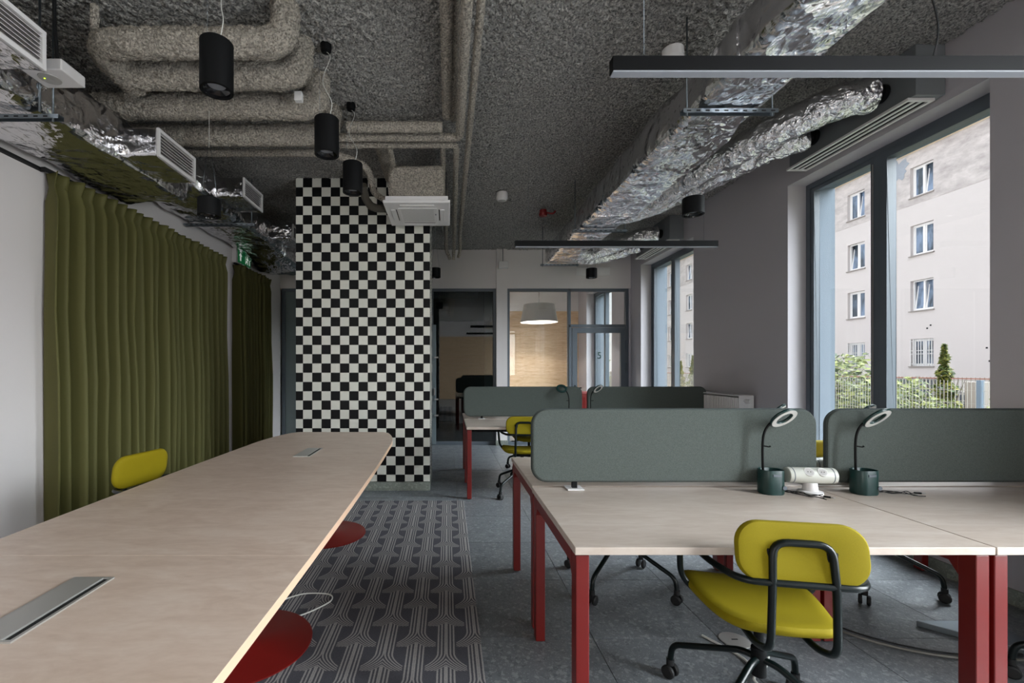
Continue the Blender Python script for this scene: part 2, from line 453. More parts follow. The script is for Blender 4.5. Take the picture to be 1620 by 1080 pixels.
o = g.build('tile_field', M['terrazzo'], fl); o['kind'] = 'stuff'

# ceiling with a real lumpy surface
def lumpy_plane(x0, x1, y0, y1, z, step, amp):
    nx = int((x1-x0)/step); ny = int((y1-y0)/step); mb = MB(); vs = []
    for j in range(ny+1):
        for i in range(nx+1):
            x = x0+(x1-x0)*i/nx; y = y0+(y1-y0)*j/ny
            d = max(0.0, 0.55+noise.fractal(Vector((x*34, y*34, 0)), 0.9, 2, 2))*amp + abs(noise.noise(Vector((x*1.1, y*0.8, 3))))*0.02
            vs.append((x, y, z-abs(d)))
    fs = [(j*(nx+1)+i, (j+1)*(nx+1)+i, (j+1)*(nx+1)+i+1, j*(nx+1)+i+1) for j in range(ny) for i in range(nx)]
    return mb.add(vs, fs, True)
ce = sroot('ceiling', 'dark grey rough sprayed insulation ceiling', 'ceiling')
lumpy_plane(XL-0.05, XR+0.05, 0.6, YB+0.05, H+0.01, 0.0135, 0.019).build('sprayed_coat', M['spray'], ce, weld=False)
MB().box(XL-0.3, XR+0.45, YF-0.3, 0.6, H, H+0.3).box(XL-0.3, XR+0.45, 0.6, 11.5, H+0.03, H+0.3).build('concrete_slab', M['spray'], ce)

holesR = [(a, b, SILL, HEAD) for a, b in WINY]
wr = struct(grid_wall('x', XR, XR+0.42, YF-0.3, 11.4, 0, H+0.03, holesR).build('wall_right', M['shaded_wall']), 'white wall darkened for shade, with tall deep window openings', 'wall')
wlft = struct(MB().box(XL-0.25, XL, YF-0.3, 11.4, 0, H+0.03).build('wall_left', M['white_wall']), 'white wall behind the green curtains', 'wall')
REAR = [(-2.65, -0.95), (2.25, 3.05)]  # unseen rear openings, added to bring in light from the front
struct(grid_wall('y', YF-0.25, YF, XL, XR, 0, H+0.03, [(a, b, SILL, HEAD) for a, b in REAR]).build('wall_front', M['white_wall']), 'white wall behind the camera with two windows added for light', 'wall')
GZ = 2.737
struct(MB().box(XL, XR, YB, YB+0.15, GZ+0.0, H+0.03).box(0.85, 1.04, YB-0.05, YB+0.15, 0.0, H+0.03).build('wall_back', M['white_wall']), 'white header and pillar above the glass partition', 'wall')
# rooms behind the glass
struct(MB().box(0.90, 0.99, YB+0.15, 11.13, 0, H).build('wall_inner', M['white_wall']), 'wall between the two rooms behind the glass', 'wall')
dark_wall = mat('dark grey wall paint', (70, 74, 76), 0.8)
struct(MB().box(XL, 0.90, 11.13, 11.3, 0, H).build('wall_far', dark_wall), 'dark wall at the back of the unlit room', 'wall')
pw = sroot('wall_pine', 'pine boarded wall behind the glass with white paint above', 'wall')
nb = 14
for k in range(nb):
    z0 = 2.74*k/nb; z1 = 2.74*(k+1)/nb
    MB().box(0.99, XR, 11.13, 11.15, z0+0.002, z1-0.002).build('board', M['pine'], pw)
MB().box(0.99, XR, 11.145, 11.3, 0, 2.74).build('backing', M['edge_wood'], pw)
MB().box(0.99, XR, 11.13, 11.3, 2.74, H).build('plaster', M['white_wall'], pw)

pf = sroot('wall_front_pine', 'pine boarding on the wall behind the camera', 'wall')
for k in range(14):
    MB().box(-0.80, 2.10, YF, YF+0.018, 2.74*k/14+0.002, 2.74*(k+1)/14-0.002).build('board', M['pine'], pf)
# baseboards
def base_r(name, segs, lab):
    mb = MB()
    for s_ in segs: mb.box(*s_)
    struct(mb.build(name, M['terrazzo_base']), lab, 'baseboard')
base_r('baseboard_right', [(XR-0.012, XR, YF, YB, 0, 0.09)], 'terrazzo skirting under the windows')
base_r('baseboard_left', [(XL, XL+0.012, YF, YB, 0, 0.09)], 'terrazzo skirting behind the curtains')
base_r('baseboard_back', [(0.838, 1.052, YB-0.062, YB-0.05, 0, 0.09)], 'terrazzo skirting round the white pillar')

# windows in the right wall
def window(n, a, b, label, handle=True):
    w = sroot('window_%d' % n, label, 'window')
    x0, x1 = XR+0.17, XR+0.245
    mid = a+(b-a)*0.553; t = 0.055
    def fr(y0, y1, z0, z1, tt, xa, xb, nm, mt):
        return MB().box(xa, xb, y0, y0+tt, z0, z1).box(xa, xb, y1-tt, y1, z0, z1).box(xa, xb, y0+tt, y1-tt, z1-tt, z1).box(xa, xb, y0+tt, y1-tt, z0, z0+tt).build(nm, mt, w, bevel=0.003)
    fr(a, b, SILL, HEAD, 0.045, x0, x1, 'frame', M['grey_metal'])
    fr(a+0.045, mid-0.03, SILL+0.045, HEAD-0.045, t, x0-0.012, x1-0.01, 'sash', M['grey_metal'])
    fr(mid+0.03, b-0.045, SILL+0.045, HEAD-0.045, t-0.02, x0+0.01, x1-0.01, 'sash', M['grey_metal'])
    MB().box(x0, x1, mid-0.032, mid+0.032, SILL+0.045, HEAD-0.045).build('mullion', M['grey_metal'], w, bevel=0.003)
    MB().box(x0-0.004, x0+0.001, mid+0.036, mid+0.041, SILL+0.1, HEAD-0.1).build('seal', M['silver'], w)
    MB().box(x0+0.03, x0+0.036, a+0.08, mid-0.07, SILL+0.08, HEAD-0.08).build('pane', M['glass'], w)
    MB().box(x0+0.03, x0+0.036, mid+0.05, b-0.08, SILL+0.08, HEAD-0.08).build('pane', M['glass'], w)
    MB().box(XR-0.0, x0, a, b, SILL, SILL+0.02).build('sill', M['white_plastic'], w)
    if handle: MB().box(x0-0.045, x0-0.02, a+0.06, a+0.085, 1.30, 1.42).box(x0-0.03, x0-0.012, a+0.065, a+0.08, 1.38, 1.41).build('handle', M['silver'], w)
    # rendered outer reveal
    MB().box(x1, XR+0.42, b-0.028, b, SILL, HEAD).box(x1, XR+0.42, a, a+0.028, SILL, HEAD).box(x1, XR+0.42, a, b, HEAD-0.028, HEAD).build('outer_reveal', M['reveal'], w)
M['reveal'] = mat('pale grey render of outer reveal', (104, 114, 124), 0.9)
bump(M['reveal'], noise_tex(M['reveal'], world_coords(M['reveal']), 150, 3), 0.4, 0.004)
window(1, *WINY[2], 'tall grey framed window nearest the camera on the right')
window(2, *WINY[3], 'tall grey framed window beyond the radiator')
window(3, *WINY[4], 'window seen through the glass of the meeting room')
window(4, *WINY[1], 'tall window on the right beside the camera')
window(5, *WINY[0], 'tall window on the right behind the camera')
for k, (a, b) in enumerate(REAR):
    w = sroot('window_%d' % (6+k), 'added light window %s of the wall behind the camera' % ('at the left end', 'at the right end')[k], 'window')
    t = 0.06; m0 = (a+b)/2
    MB().box(a, a+t, YF-0.2, YF-0.12, SILL, HEAD).box(b-t, b, YF-0.2, YF-0.12, SILL, HEAD).box(a+t, b-t, YF-0.2, YF-0.12, HEAD-t, HEAD).box(a+t, b-t, YF-0.2, YF-0.12, SILL, SILL+t).box(m0-t/2, m0+t/2, YF-0.2, YF-0.12, SILL+t, HEAD-t).build('frame', M['grey_metal'], w)
    for (p0, p1) in ((a+t, m0-t/2), (m0+t/2, b-t)): MB().box(p0, p1, YF-0.165, YF-0.159, SILL+t, HEAD-t).build('pane', M['glass'], w)

# glass partition
def partition(name, label, x0, x1, posts, z1=GZ, gm='glass'):
    w = sroot(name, label, 'window')
    t = 0.05; y0, y1 = YB+0.02, YB+0.09
    MB().box(x0, x1, y0, y1, z1-t, z1).box(x0, x1, y0, y1, 0, 0.06).box(x0, x0+t, y0, y1, 0.06, z1-t).box(x1-t, x1, y0, y1, 0.06, z1-t).build('frame', M['grey_metal'], w, bevel=0.002)
    xs = [x0+t]+posts+[x1-t]
    for p in posts: MB().box(p-0.004, p+0.004, y0+0.02, y0+0.04, 0.06, z1-t).build('joint', M['silver'], w)
    for a, b in zip(xs[:-1], xs[1:]): MB().box(a+0.005, b-0.005, y0+0.03, y0+0.04, 0.06, z1-t).build('pane', M[gm], w)
    return w
partition('window_9', 'dark glass partition between checkered column and white pillar', -0.30, 0.85, [], gm='glass_dark')
partition('window_10', 'glass partition of the pine walled meeting room', 1.04, 2.16, [])
partition('window_11', 'narrow grey glazed partition left of the checkered column', XL+0.03, -1.2, [-2.45], gm='grey_glass')
w = sroot('window_12', 'transom glass above the meeting room door', 'window')
MB().box(2.12, 3.17, YB+0.02, YB+0.09, GZ-0.05, GZ).box(3.12, 3.17, YB+0.02, YB+0.09, 0, GZ-0.05).box(2.12, 3.12, YB+0.02, YB+0.09, 2.06, 2.11).build('frame', M['grey_metal'], w, bevel=0.002)
MB().box(2.165, 3.12, YB+0.05, YB+0.06, 2.11, GZ-0.05).build('pane', M['glass'], w)
MB().box(3.17, XR, YB, YB+0.1, 0, GZ).build('jamb', M['shaded_wall'], w)
dr = sroot('door_1', 'grey framed glass door with number 5', 'door')
MB().box(2.12, 2.17, YB, YB+0.09, 0.0, 2.06).box(2.18, 2.27, YB+0.005, YB+0.06, 0.02, 2.05).box(3.03, 3.115, YB+0.005, YB+0.06, 0.02, 2.05).box(2.27, 3.03, YB+0.005, YB+0.06, 1.96, 2.05).box(2.27, 3.03, YB+0.005, YB+0.06, 0.02, 0.13).build('frame', M['grey_metal'], dr, bevel=0.003)
MB().box(2.27, 3.03, YB+0.03, YB+0.038, 0.13, 1.96).build('pane', M['glass'], dr)
MB().cyl((2.215, YB-0.04, 0.95), (2.215, YB-0.04, 1.05), 0.01, 10).cyl((2.215, YB-0.04, 1.0), (2.215, YB+0.01, 1.0), 0.01, 10).cyl((2.215, YB-0.04, 1.0), (2.33, YB-0.04, 1.0), 0.01, 10).build('handle', M['black'], dr)
for z in (0.4, 1.35, 1.75): MB().cyl((3.118, YB-0.01, z-0.08), (3.118, YB-0.01, z+0.08), 0.012, 8).build('hinge', M['grey_metal'], dr)
def text(body, size, m, name, parent, loc, rot, ext=0.001):
    c = bpy.data.curves.new(name, 'FONT'); c.body = body; c.size = size; c.extrude = ext; c.align_x = 'CENTER'; c.align_y = 'CENTER'
    o = bpy.data.objects.new(name, c); COL.objects.link(o); o.parent = parent; o.location = loc; o.rotation_euler = rot
    c.materials.append(m); return o
text('5', 0.17, M['number_green'], 'number', dr, (2.66, YB+0.025, 1.56), (PI/2, 0, 0))
# door leaf frame in dark partition
d2 = sroot('door_2', 'narrow grey door edge with small handles beside the column', 'door')
MB().box(-0.30, -0.20, YB-0.01, YB+0.06, 0.02, 2.10).build('frame', M['light_metal'], d2, bevel=0.003)
for z in (0.52, 0.80, 1.53): MB().box(-0.225, -0.16, YB-0.04, YB-0.01, z-0.012, z+0.012).build('hinge', M['silver'], d2)
MB().box(-0.235, -0.215, YB-0.03, YB-0.01, 0.87, 1.0).build('handle', M['silver'], d2)
# dark strip standing in for the thin shadow line under the left duct
struct(MB().box(XL, XL+0.03, 1.5, 3.28, 2.752, 2.772).build('shadow_strip', M['dark_slot']), 'dark strip painted as a shadow line above the left white wall', 'trim')

# ------------------------------------------------------------------ checkered column
cl = thing('checkered_column', 'square column covered with black and white checkered tiles', 'column', (-0.927, 4.98, 0))
CW = 0.733; CD = 0.75
MB().box(-CW+0.006, CW-0.006, 0.008, CD, 0.10, 3.43).build('core', M['grout'], cl)
MB().box(-CW-0.002, CW+0.002, 0.0, CD, 0, 0.095).build('plinth', M['terrazzo_base'], cl, bevel=0.002)
TP = 0.1014
cache = {}
side = MB(); side_b = MB()
ncol = 15
for r in range(33):
    z1 = 3.42-r*TP; z0 = max(z1-TP, 0.10)
    if z1-z0 < 0.01: continue
    for c in range(ncol):
        a = -CW+(0 if c == 0 else 0.078+(c-1)*TP); b = min(-CW+0.078+c*TP, CW)
        if b-a < 0.01: continue
        blk = (r+c) % 2 == 1
        nm = 'black_tile' if blk else 'white_tile'
        key = (round(b-a, 3), round(z1-z0, 3), blk)
        if key not in cache:
            q = 0.0011
            o = MB().box(q, b-a-q, -0.0008, 0.008, q, z1-z0-q).build(nm, M[nm], cl, bevel=0.0009); cache[key] = o.data
        else:
            o = bpy.data.objects.new(nm, cache[key]); COL.objects.link(o); o.parent = cl
        o.location = (a, random.uniform(-0.0004, 0.0002), z0)
        o.rotation_euler = (random.uniform(-1, 1)*0.003, 0, random.uniform(-1, 1)*0.003)
    for c in range(7):
        y0 = 0.01+c*TP; blk = (r+c) % 2 == 1
        (side_b if blk else side).box(CW-0.006, CW, y0+0.001, y0+TP-0.001, z0+0.001, z1-0.001)
o = side.build('side_white_tiles', M['white_tile'], cl); o['kind'] = 'stuff'
o = side_b.build('side_black_tiles', M['black_tile'], cl); o['kind'] = 'stuff'

# ------------------------------------------------------------------ rug
rg = tag(MB().box(-2.75, 0.162, 0.15, 4.57, 0.001, 0.011).build('rug', M['carpet'], bevel=0.003), 'large charcoal rug with grey looping line pattern beneath the long table', 'rug')

# ------------------------------------------------------------------ curtains
def curtain(name, label, y0, y1, folds, z0=0.02, z1=2.745, x=-2.848, seed=1):
    rnd = random.Random(seed); t = thing(name, label, 'curtain', (x, (y0+y1)/2, 0))
    L_ = y1-y0; n = folds*16; rows = [0, 0.03, 0.06, 0.1, 0.14, 0.2, 0.35, 0.6, 1.0, 1.5, 2.0, 2.4, z1-z0]
    ph = [rnd.uniform(-0.8, 0.8) for _ in range(folds+2)]; am = [rnd.uniform(0.65, 1.15) for _ in range(folds+2)]
    vs = []
    for d in rows:
        for i in range(n+1):
            s = i/n*folds; k = int(s); f = s-k
            a = am[k]*(1-f)+am[k+1]*f; p = ph[k]*(1-f)+ph[k+1]*f
            w = 0.5+0.5*math.cos(2*PI*s + p*min(1, d*1.2))
            w = w**(1.25 if d > 0.15 else 0.6)
            pinch = max(0, 1-abs(d-0.10)/0.1)
            amp = 0.10*a*(1-0.35*pinch) + (0.02 if d > 1 else 0)
            sp = noise.noise(Vector((s*0.7, d*0.6, seed*3.3)))*0.03*min(1, d)
            y = -L_/2 + i/n*L_ + math.sin(2*PI*s)*0.004*(1-pinch)*a + sp
            xx = amp*(w-0.5)*1.7 + noise.noise(Vector((s*2.1, d*1.5, seed)))*0.012
            vs.append((xx, y, z1-d))
    m = len(rows); fs = [(r*(n+1)+i, r*(n+1)+i+1, (r+1)*(n+1)+i+1, (r+1)*(n+1)+i) for r in range(m-1) for i in range(n)]
    o = MB().add(vs, fs, True).build('cloth', M['curtain'], t, weld=False)
    md = o.modifiers.new('thick', 'SOLIDIFY'); md.thickness = 0.003
    hooks = MB()
    for k in range(folds-1):
        yy = -L_/2+(k+1.0)/folds*L_
        MB().box(-0.03, 0.045, yy-0.012, yy+0.012, z1-0.10, z1-0.012).build('pleat', M['curtain'], t, bevel=0.004)
    MB().box(-0.03, 0.0, -L_/2-0.02, L_/2+0.02, z1-0.002, z1+0.018).build('rail', M['dark_slot'], t)
    return t
curtain('curtain', 'wide olive green pleated curtain on the left wall', 3.24, 5.74, 22, seed=3)
curtain('curtain', 'narrow olive green curtain under the green exit sign', 6.14, 7.20, 10, seed=8)
# the white window reveals behind the curtains
struct(MB().box(XL, XL+0.04, 5.84, 6.06, 0, 2.75).build('trim_2', M['white_wall']), 'white strip of wall between the two green curtains', 'trim')

# ------------------------------------------------------------------ long meeting table
mt = thing('meeting_table', 'long pale birch boat-shaped meeting table with cable flaps', 'table', (-1.0, 2.18, 0))
def hw(s):
    s = abs(s)
    return 0.572-0.010*s*s if s < 1.35 else 0.5538-0.125*((s-1.35)/0.75)**2.3 if s < 2.06 else 0.5538-0.125-0.03*((s-2.06)/0.04)
def top_seg(a, b):
    n = 26; ys = [a+(b-a)*i/n for i in range(n+1)]
    if b > 2.05: ys = sorted(ys+[2.06, 2.075, 2.09])
    if a < -2.05: ys = sorted(ys+[-2.06, -2.075, -2.09])
    poly = [(hw(y), y) for y in ys]+[(-hw(y), y) for y in reversed(ys)]
    n = len(poly)
    o = MB().prism(poly, 0.712, 0.7395).build('tabletop', M['table_wood'], mt, bevel=0.0006)
    o.data.materials.append(M['edge_wood'])
    for p in o.data.polygons:
        if abs(p.normal.z) < 0.3: p.material_index = 1
    return o
for a, b in ((-2.10, -0.7285), (-0.7275, 0.7335), (0.7345, 2.10)): top_seg(a, b)
for (ya, yb, xx) in ((-1.195, -0.886, -0.002), (0.89, 1.22, 0.015)):
    fr_ = MB()
    x0, x1 = xx-0.058, xx+0.056; t = 0.008
    fr_.box(x0, x0+t, ya, yb, 0.7395, 0.7435).box(x1-t, x1, ya, yb, 0.7395, 0.7435).box(x0+t, x1-t, ya, ya+t, 0.7395, 0.7435).box(x0+t, x1-t, yb-t, yb, 0.7395, 0.7435)
    f_ = fr_.build('cable_port', M['silver'], mt)
    MB().box(x0+t, x1-t-0.018, ya+t, yb-t, 0.7396, 0.7446).build('flap', M['silver'], f_, bevel=0.001)
    MB().box(x1-t-0.018, x1-t, ya+t, yb-t, 0.7390, 0.7400).build('brush_slot', M['dark_slot'], f_)
for yy in (-1.46, 0.0, 1.46):
    p_ = MB().lathe([(0.04, 0.02), (0.04, 0.71)], 24, (0, yy, 0)).build('pedestal', M['red'], mt)
    MB().lathe([(0.30, 0.011), (0.31, 0.014), (0.31, 0.019), (0.30, 0.023), (0.06, 0.027), (0.045, 0.035), (0.0401, 0.05)], 64, (0.03, yy, 0)).build('base_disc', M['red'], p_)
    MB().box(-0.3, 0.3, yy-0.03, yy+0.03, 0.69, 0.712).build('bracket', M['red'], p_)
# beam under the top
MB().box(-0.04, 0.04, -1.8, 1.8, 0.665, 0.69).build('beam', M['red'], mt)

# ------------------------------------------------------------------ desks
def desk(label, x0, x1, y0, y1):
    t = thing('desk', label, 'desk', (x0, y0, 0), 0, 'birch desks with red legs')
    w = x1-x0; d = y1-y0
    o = MB().box(0, w, 0, d, 0.714, 0.74).build('desktop', M['desk_wood'], t, bevel=0.002)
    lx = 0.045; ly = 0.055
    for sx in (0.006, w-0.006-lx):
        for yy in (0.012, d-0.012-ly):
            MB().box(sx, sx+lx, yy, yy+ly, 0.006, 0.709).build('leg', M['red'], t, bevel=0.003)
        # side rail with gussets to both legs
        a, b = 0.012+ly, d-0.012-ly; g_ = 0.05
        pr = [(a, 0.709), (b, 0.709), (b, 0.62), (b-g_*0.6, 0.659), (a+g_*0.6, 0.659), (a, 0.62)]
        r_ = MB(); n = 6
        r_.add([(sx, y, z) for y, z in pr]+[(sx+lx, y, z) for y, z in pr], [tuple(reversed(range(n))), tuple(range(n, 2*n))]+[(i, (i+1) % n, n+(i+1) % n, n+i) for i in range(n)])
        r_.build('side_rail', M['red'], t, bevel=0.002)
    for yy in (0.14, d-0.18):
        MB().box(0.06, w-0.06, yy, yy+0.04, 0.672, 0.709).build('cross_rail', M['black'], t)
    for sx in (0.006, w-0.006-lx):
        for yy in (0.012, d-0.012-ly):
            MB().box(sx+0.01, sx+lx-0.01, yy+0.01, yy+ly-0.01, 0.0, 0.006).build('foot', M['rubber'], t)
    return t
desk('birch desk with red legs nearest the camera, yellow chair in front', 0.425, 1.825, 1.515, 2.285)
desk('birch desk with red legs at the right edge of the photo', 1.83, 3.16, 1.515, 2.285)
desk('birch desk back to back behind the nearest desk screen', 0.43, 1.825, 2.312, 3.06)
desk('birch desk by the near window behind the right screen', 1.83, 3.17, 2.312, 3.06)
desk('birch desk of the far row with yellow armchair before it', 0.195, 1.59, 4.63, 5.37)
desk('far row birch desk beside the radiator', 1.60, 2.995, 4.63, 5.37)
desk('birch desk behind the far left felt screen', 0.20, 1.59, 5.40, 6.10)
desk('birch desk behind the far right felt screen', 1.60, 2.995, 5.40, 6.10)

def screen(label, x0, x1, y, zb=0.779, zt=1.134):
    w = x1-x0; t = thing('desk_screen', label, 'screen', ((x0+x1)/2, y, 0.74), 0, 'grey green felt desk screens')
    R = Matrix.Translation((0, 0.0175, (zb+zt)/2-0.74)) @ Matrix.Rotation(PI/2, 4, 'X')
    mb = MB().prism(rrect(w, zt-zb, 0.075, 10), 0, 0.035); mb.xf(R)
    mb.build('felt_panel', M['screen'], t, bevel=0.009)
    path = [R @ Vector((a, b, 0.0175)) for a, b in rrect(w+0.002, zt-zb+0.002, 0.076, 10)]
    MB().tube(path, 0.004, 6, closed=True).build('piping', M['piping'], t)
    for cx in (-w/2+0.21, w/2-0.21):
        c = MB().box(cx-0.04, cx+0.04, -0.035, 0.045, 0.001, 0.007).build('clamp', M['white_plastic'], t, bevel=0.001)
        MB().box(cx-0.012, cx+0.012, -0.01, 0.01, 0.007, zb-0.74+0.02).build('bracket', M['black'], c)
    return t
screen('large grey green felt screen nearest the camera', 0.417, 1.815, 2.252)
screen('grey green felt screen cut off by the right edge of the photo', 1.868, 3.175, 2.252)
screen('far left grey green felt screen against the glass partition', 0.195, 1.59, 5.39, 0.775, 1.118)
screen('far right grey green felt screen before the far window', 1.654, 3.06, 5.39, 0.775, 1.118)

# ------------------------------------------------------------------ office armchair
def cushion(mb, outline, z_fn, thick, rnd=0.012, k=3):
    """domed pad: outline (x,y) list; shrinking rings on top and bottom"""
    cx = sum(p[0] for p in outline)/len(outline); cy = sum(p[1] for p in outline)/len(outline)
    rings = []
    prof = [(0.0, -0.5), (0.6, -0.5), (0.90, -0.49), (0.965, -0.40), (1.0, -0.12), (1.0, 0.12), (0.975, 0.34), (0.92, 0.46), (0.8, 0.5), (0.5, 0.5), (0.0, 0.5)]
    for sf, h in prof:
        s_ = max(sf, 0.02)
        rings.append([(cx+(x-cx)*s_, cy+(y-cy)*s_, z_fn(cx+(x-cx)*s_, cy+(y-cy)*s_)+h*thick) for x, y in outline])
    return mb.rings(rings)
def make_chair(label, loc, rz):
    t = thing('office_armchair', label, 'chair', loc, rz, 'mustard yellow office armchairs on castors')
    # seat, shield outline: wide at the front, narrower at the back
    out = []
    base = [(0.195, 0.225), (0.09, 0.255), (-0.09, 0.255), (-0.195, 0.225), (-0.215, 0.10), (-0.19, -0.08), (-0.145, -0.20), (-0.055, -0.225), (0.055, -0.225), (0.145, -0.20), (0.19, -0.08), (0.215, 0.10)]
    out = [(p.x, p.y) for p in catmull([(x, y, 0) for x, y in base], 5, True)]
    mb = MB(); cushion(mb, out, lambda x, y: 0.463+0.25*x*x-(0.4*(y-0.14)**2*4 if y > 0.14 else 0)+(0.35*(-0.05-y)**2*2 if y < -0.05 else 0), 0.042)
    mb.build('seat', M['yellow'], t)
    # backrest
    o2 = rrect(0.372, 0.186, 0.072, 8); o2 = [(x, y) for x, y in o2]
    mb = MB(); cushion(mb, o2, lambda x, y: -0.9*x*x*0.35, 0.034)
    mb.xf(Matrix.Translation((0, -0.262, 0.757)) @ Matrix.Rotation(math.radians(82), 4, 'X') @ Matrix.Scale(-1, 4, (0, 0, 1)))
    mb.build('backrest', M['yellow'], t)
    # arm loop: one bent tube
    half = [(-0.09, 0.07, 0.425), (-0.165, 0.09, 0.43), (-0.24, 0.10, 0.50), (-0.255, 0.06, 0.688), (-0.25, -0.02, 0.69), (-0.225, -0.16, 0.672), (-0.175, -0.292, 0.668)]
    pts = half+[(-x, y, z) for x, y, z in reversed(half)]
    MB().tube(fillet(pts, 0.055, 6), 0.0115, 10).build('armrest_tube', M['chair_metal'], t)
    # back support: inverted U running down and under the seat
    u = [(-0.09, 0.05, 0.425), (-0.09, -0.19, 0.418), (-0.092, -0.292, 0.455), (-0.088, -0.295, 0.65), (-0.082, -0.282, 0.792)]
    pts = u+[(-x, y, z) for x, y, z in reversed(u)]
    MB().tube(fillet(pts, 0.045, 6), 0.0115, 10).build('back_tube', M['chair_metal'], t)
    for sx in (-1, 1): MB().box(sx*0.083-0.016, sx*0.083+0.016, -0.284, -0.262, 0.70, 0.77).build('back_bracket', M['black'], t, bevel=0.004)
    MB().box(-0.1, 0.1, -0.07, 0.12, 0.408, 0.438).build('seat_plate', M['black'], t, bevel=0.004)
    MB().tube([(0, 0, 0.20), (0, 0, 0.30), (0, 0, 0.30), (0, 0, 0.41)], [0.025, 0.025, 0.016, 0.016], 16).build('gas_column', M['black'], t)
    MB().tube(fillet([(0.05, 0.05, 0.425), (0.2, 0.12, 0.42), (0.24, 0.13, 0.42)], 0.02), 0.006, 8).build('lever', M['black'], t)
    for a in (45, 135, 225, 315):
        c, s_ = math.cos(math.radians(a)), math.sin(math.radians(a)); r = 0.34
        lg = MB().tube(fillet([(0.01*c, 0.01*s_, 0.262), (0.06*c, 0.06*s_, 0.262), ((r-0.01)*c, (r-0.01)*s_, 0.145), (r*c, r*s_, 0.075)], 0.05, 6), 0.0125, 10).build('base_leg', M['chair_metal'], t)
        cs = MB().tube([(r*c, r*s_, 0.08), (r*c, r*s_, 0.055)], 0.016, 12).build('castor', M['rubber'], t)
        wx = MB(); px_, py_ = -s_, c
        for k in (-1, 1):
            a0 = (r*c+px_*k*0.009, r*s_+py_*k*0.009, 0.028); a1 = (r*c+px_*k*0.028, r*s_+py_*k*0.028, 0.028)
            MB().tube([a0, tuple(a0[i]*0.7+a1[i]*0.3 for i in range(3)), tuple(a0[i]*0.2+a1[i]*0.8 for i in range(3)), a1], [0.024, 0.028, 0.027, 0.02], 18).build('wheel', M['rubber'], cs)
    return t
c0 = make_chair('mustard yellow office armchair at the nearest desk, seen from behind', (1.155, 1.69, 0), math.radians(-11))
G_ = 'mustard yellow office armchairs on castors'
dup(c0, (2.70, 1.75, 0), math.radians(4), 'mustard yellow armchair cut off by the right edge of the photo')
dup(c0, (1.06, 2.82, 0), PI, 'yellow armchair hidden behind the large near felt screen, castors showing')
dup(c0, (2.59, 2.83, 0), PI+0.05, 'yellow armchair glimpsed through the gap between the two near screens')
dup(c0, (0.80, 4.86, 0), math.radians(-5), 'mustard yellow office armchair at the far desk row')
dup(c0, (1.05, 5.87, 0), PI, 'yellow armchair on the partition side of the far desk row')
dup(c0, (-1.517, 2.605, 0), math.radians(-100), 'bright yellow armchair between long table and green curtain')

# ------------------------------------------------------------------ ring lamps
def make_lamp(label, loc, rz):
    t = thing('ring_lamp', label, 'lamp', loc, rz, 'dark green ring lamps on the desks')
    out = rrect(0.105, 0.085, 0.035, 6)
    cup = MB(); n = len(out)
    prof = [(0.94, 0.0), (1.0, 0.006), (0.98, 0.112), (0.96, 0.115), (0.92, 0.113), (0.90, 0.03), (0.02, 0.028)]
    cup.rings([[(x*s_, y*s_, z) for x, y in out] for s_, z in prof]).build('cup', M['lamp_green'], t)
    MB().box(-0.018, 0.018, -0.0445, -0.041, 0.088, 0.098).build('display', M['grey_metal'], t)
    MB().cyl((0.035, -0.042, 0.035), (0.035, -0.046, 0.035), 0.010, 14).build('button', M['grey_metal'], t)
    neck = catmull([(-0.03, 0.01, 0.09), (-0.032, 0.01, 0.2), (-0.028, 0.01, 0.27), (-0.012, 0.008, 0.315), (0.012, 0.0, 0.345)], 6)
    MB().tube(neck, 0.0055, 10).build('neck', M['black'], t)
    MB().tube([(-0.03, 0.005, 0.225), (-0.012, -0.004, 0.222), (-0.006, -0.006, 0.226)], [0.003, 0.003, 0.005], 8).build('switch', M['black'], t)
    R = Matrix.Translation((0.052, -0.012, 0.362)) @ Euler((math.radians(-44), math.radians(-16), 0)).to_matrix().to_4x4()
    k = 36; rings = []
    for i in range(k):
        a = 2*PI*i/k; c, s_ = math.cos(a), math.sin(a)
        rings.append([R @ Vector((rr*c, rr*s_, z)) for rr, z in ((0.036, -0.006), (0.062, -0.006), (0.064, 0.0), (0.060, 0.007), (0.038, 0.007), (0.034, 0.0))])
    h = MB().rings(rings, False, True, True).build('ring_head', M['lamp_green'], t)
    rings = [[R @ Vector((rr*math.cos(2*PI*i/k), rr*math.sin(2*PI*i/k), z)) for rr, z in ((0.039, -0.0062), (0.059, -0.0062), (0.059, -0.0085), (0.039, -0.0085))] for i in range(k)]
    MB().rings(rings, False, True, True).build('light_ring', M['led_ring'], h)
    return t
l0 = make_lamp('dark green ring lamp left of the white socket tube', (1.545, 2.175, 0.74), 0)
dup(l0, (1.985, 2.17, 0.74), 0.05, 'dark green ring lamp before the right felt screen')
dup(l0, (1.70, 2.42, 0.765-0.025), PI*0.15, 'ring lamp peeking over the large near screen')
dup(l0, (2.14, 2.40, 0.74), 0.2, 'ring lamp just showing over the right felt screen')
dup(l0, (1.38, 5.33-0.04, 0.74), PI*0.9, 'small ring lamp before the far left screen')
dup(l0, (1.70, 5.30, 0.74), PI*0.1, 'small ring lamp at the corner of the far right screen')

